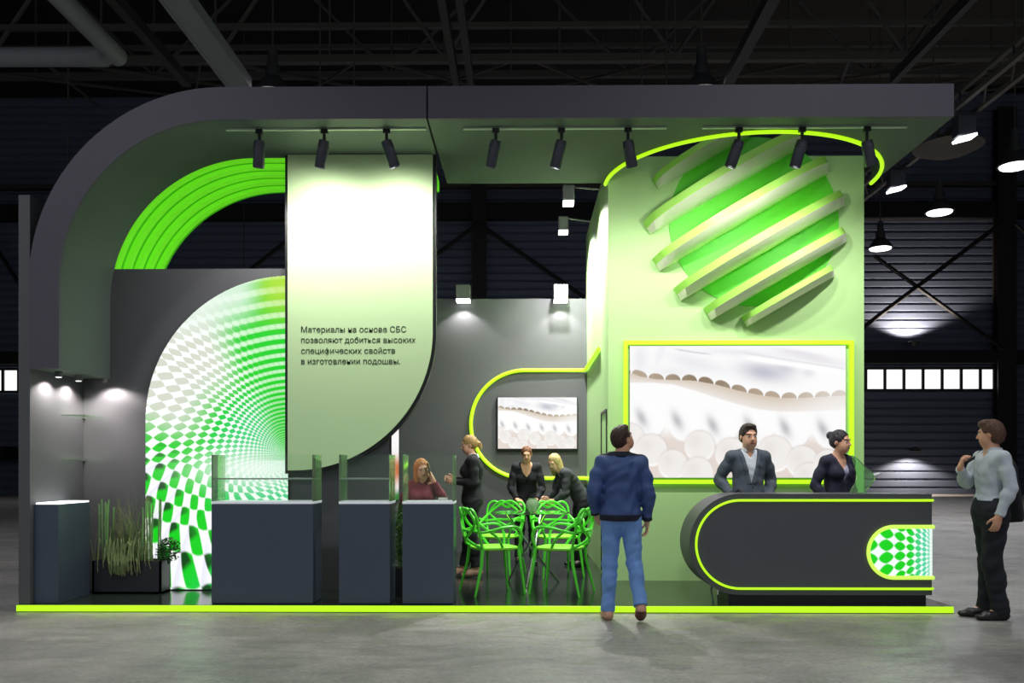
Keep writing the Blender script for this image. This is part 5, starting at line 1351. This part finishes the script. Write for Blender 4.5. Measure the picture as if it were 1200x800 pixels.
# standing woman in black
person('standing woman in a black trouser suit with a blonde ponytail, facing the showcases', (PX(553, 10.3), 10.3, ZP), -PI / 2 + .08, 1.74, female=True,
       pose=dict(elL=(.20, .03, 1.15), wrL=(.14, -.20, 1.17), elR=(-.19, .0, 1.15), wrR=(-.10, -.22, 1.20), knL=(.07, -.01, .50), anL=(.06, .06, .10), toL=(.07, -.10, .03), knR=(-.07, -.03, .5), anR=(-.06, -.10, .10), toR=(-.07, -.27, .03), head=(0, -.035, 1.625)),
       hy=0, hp=10, hair='pony', hair_col=(186, 148, 92), skin=(222, 170, 142),
       outfit=dict(shirt=(WHITES, .006, 0, .0, None), collar=True, jacket=dict(mat=BLK, grow=.018, hem=-.12, v=.22, vw=.06), trousers=(BLK, .015, .93), shoes=mat('nude_leather', srgb(206, 160, 142), .4), shoe_top=-.02),
       handL=dict(d=(-.1, -1, .1), n=(-1, 0, .1), curl=.8), handR=dict(d=(.1, -1, .1), n=(1, 0, 0), curl=.8))
# woman on the phone behind the showcase
px_, py_ = PX(494, 9.55), 9.55
stz = 0.55
rp, Jp = person('seated woman with long fair hair in a burgundy top, holding a phone to her ear', (px_, py_, ZP), .1, 1.70, female=True,
       pose=dict(pel=(0, 0, .68), nek=(0, -.01, 1.20), shL=(.165, 0, 1.155), shR=(-.165, 0, 1.155), elL=(.265, -.09, .985), wrL=(.135, -.12, 1.235), elR=(-.215, -.06, .90), wrR=(-.10, -.24, .93), head=(.005, -.035, 1.352),
                 hiL=(.09, 0, .65), hiR=(-.09, 0, .65), knL=(.11, -.40, .63), knR=(-.11, -.40, .63), anL=(.11, -.32, .22), anR=(-.11, -.32, .22), toL=(.12, -.47, .16), toR=(-.12, -.47, .16)),
       hy=12, hp=8, hr=-8, hscale=1.08, hair='long', hair_col=(196, 128, 66), skin=(226, 172, 144),
       outfit=dict(shirt=(BURG, .016, .88, -.06, 'burgundy knitted top'), low_neck=False, trousers=(BLK, .014, 1.0), shoes=BSH),
       handL=dict(d=(-.35, .05, 1), n=(-1, .1, -.2), curl=.5), handR=dict(d=(.3, -1, 0), n=(0, 0, -1), curl=.2))
stool(px_, py_ + .02, .56, 'bar stool under the woman in the burgundy top')
hp0 = Matrix.Translation((px_, py_, ZP)) @ Matrix.Rotation(.1, 4, 'Z') @ Vector((.085, -.13, 1.30))
bm = new(); obox(bm, hp0, (.012, .07, .14), Matrix.Rotation(math.radians(-14), 3, 'Y'), .004); tag(obj('mobile_phone', bm, M_black), 'dark mobile phone at the ear of the woman in burgundy', 'phone')
# the two women at the back of the corner
rc_, Jc = person('woman in a black blazer with a deep neckline, leaning forward with a sheet of paper', (PX(617, 11.75), 11.75, ZP), .0, 1.70, female=True,
       pose=dict(pel=(0, .06, .94), nek=(0, -.12, 1.42), shL=(.165, -.115, 1.38), shR=(-.165, -.115, 1.38), elL=(.225, -.12, 1.09), wrL=(.14, -.27, .93), elR=(-.225, -.12, 1.09), wrR=(-.14, -.27, .93), head=(0, -.175, 1.56)),
       hp=14, hair='bun', hair_col=(120, 72, 46), skin=(226, 172, 140),
       outfit=dict(shirt=(BLK, .002, 0, .0, None), low_neck=True, jacket=dict(mat=BLK, grow=.018, hem=-.12, v=.24, vw=.088, nk=.03), trousers=(BLK, .015, 1.02), shoes=BSH),
       handL=dict(d=(-.4, -.7, -.2), n=(-.2, 0, -1), curl=.4), handR=dict(d=(.4, -.7, -.2), n=(.2, 0, -1), curl=.4))
pc = Vector(rc_.location) + Vector((0.0, -.36, .80)); bm = new(); obox(bm, pc, (.30, .20, .006), Matrix.Rotation(math.radians(-12), 3, 'X')); tag(obj('paper_sheet', bm, mat('white_paper', srgb(225, 224, 230), .7)), 'white paper sheet held by the leaning woman with the deep neckline', 'paper')
person('blonde woman in a dark jacket bending over toward the woman with the paper', (PX(679, 11.4), 11.4, ZP), -PI / 2 + .25, 1.70, female=True,
       pose=dict(pel=(0, .05, .93), nek=(0, -.26, 1.33), shL=(.165, -.24, 1.29), shR=(-.165, -.24, 1.30), elL=(.20, -.26, 1.02), wrL=(.14, -.40, .92), elR=(-.20, -.30, 1.03), wrR=(-.12, -.43, .95), head=(0, -.365, 1.45),
                 hiL=(.088, .05, .91), hiR=(-.088, .05, .91)),
       hy=35, hp=28, hair='long', hair_col=(206, 178, 120), skin=(226, 176, 146),
       outfit=dict(shirt=(BLK, .006, 0, .0, None), jacket=dict(mat=CHAR, grow=.02, hem=-.14, v=.24, vw=.06), trousers=(BLK, .018, 1.02), shoes=BSH),
       handL=dict(d=(-.1, -.8, -.5), n=(-1, 0, -.1), curl=.4), handR=dict(d=(.1, -.8, -.5), n=(1, 0, 0), curl=.4))
# hosts behind the reception counter
person('man in a grey suit and open white shirt standing behind the reception counter', (PX(877, 9.12), 9.12, ZP), .06, 1.79,
       pose=dict(shL=(.185, .01, 1.42), shR=(-.185, .01, 1.42), elL=(.27, .08, 1.16), wrL=(.205, -.07, 1.0), elR=(-.29, .08, 1.18), wrR=(-.215, -.07, 1.02), head=(.0, -.012, 1.632)),
       hy=4, hp=3, hscale=1.13, hair='short', hair_col=(50, 36, 30), skin=(226, 172, 142),
       outfit=dict(shirt=(WHITES, .008, 0, .0, None), collar=True, jacket=dict(mat=SUITG, grow=.020, hem=-.16, v=.17, vw=.088, buttons=(.145,), nk=.022), trousers=(SUITG, .018, 1.05), shoes=BSH),
       handL=dict(d=(-.5, -.5, -.6), n=(-.6, .6, 0), curl=.5), handR=dict(d=(.5, -.5, -.6), n=(.6, .6, 0), curl=.5))
person('woman in a navy blazer with a dark hair bun, beside the glass award', (PX(982, 9.12), 9.12, ZP), .35, 1.73, female=True,
       pose=dict(elR=(-.265, .05, 1.16), wrR=(-.19, -.09, .97), elL=(.21, .05, 1.14), wrL=(.16, -.10, .96), head=(.01, -.03, 1.630)),
       hy=22, hp=2, hscale=1.12, hair='bun', hair_col=(44, 38, 50), skin=(228, 172, 142),
       outfit=dict(shirt=(LAV, .007, 0, .0, 'pale lavender top'), low_neck=True, jacket=dict(mat=NVY2, grow=.020, hem=-.12, v=.20, vw=.085, nk=.03), trousers=(NVY2, .015, 1.02), shoes=BSH),
       handR=dict(d=(.5, -.5, -.5), n=(.6, .6, 0), curl=.4), handL=dict(d=(-.4, -.6, -.5), n=(-.6, .5, 0), curl=.4))
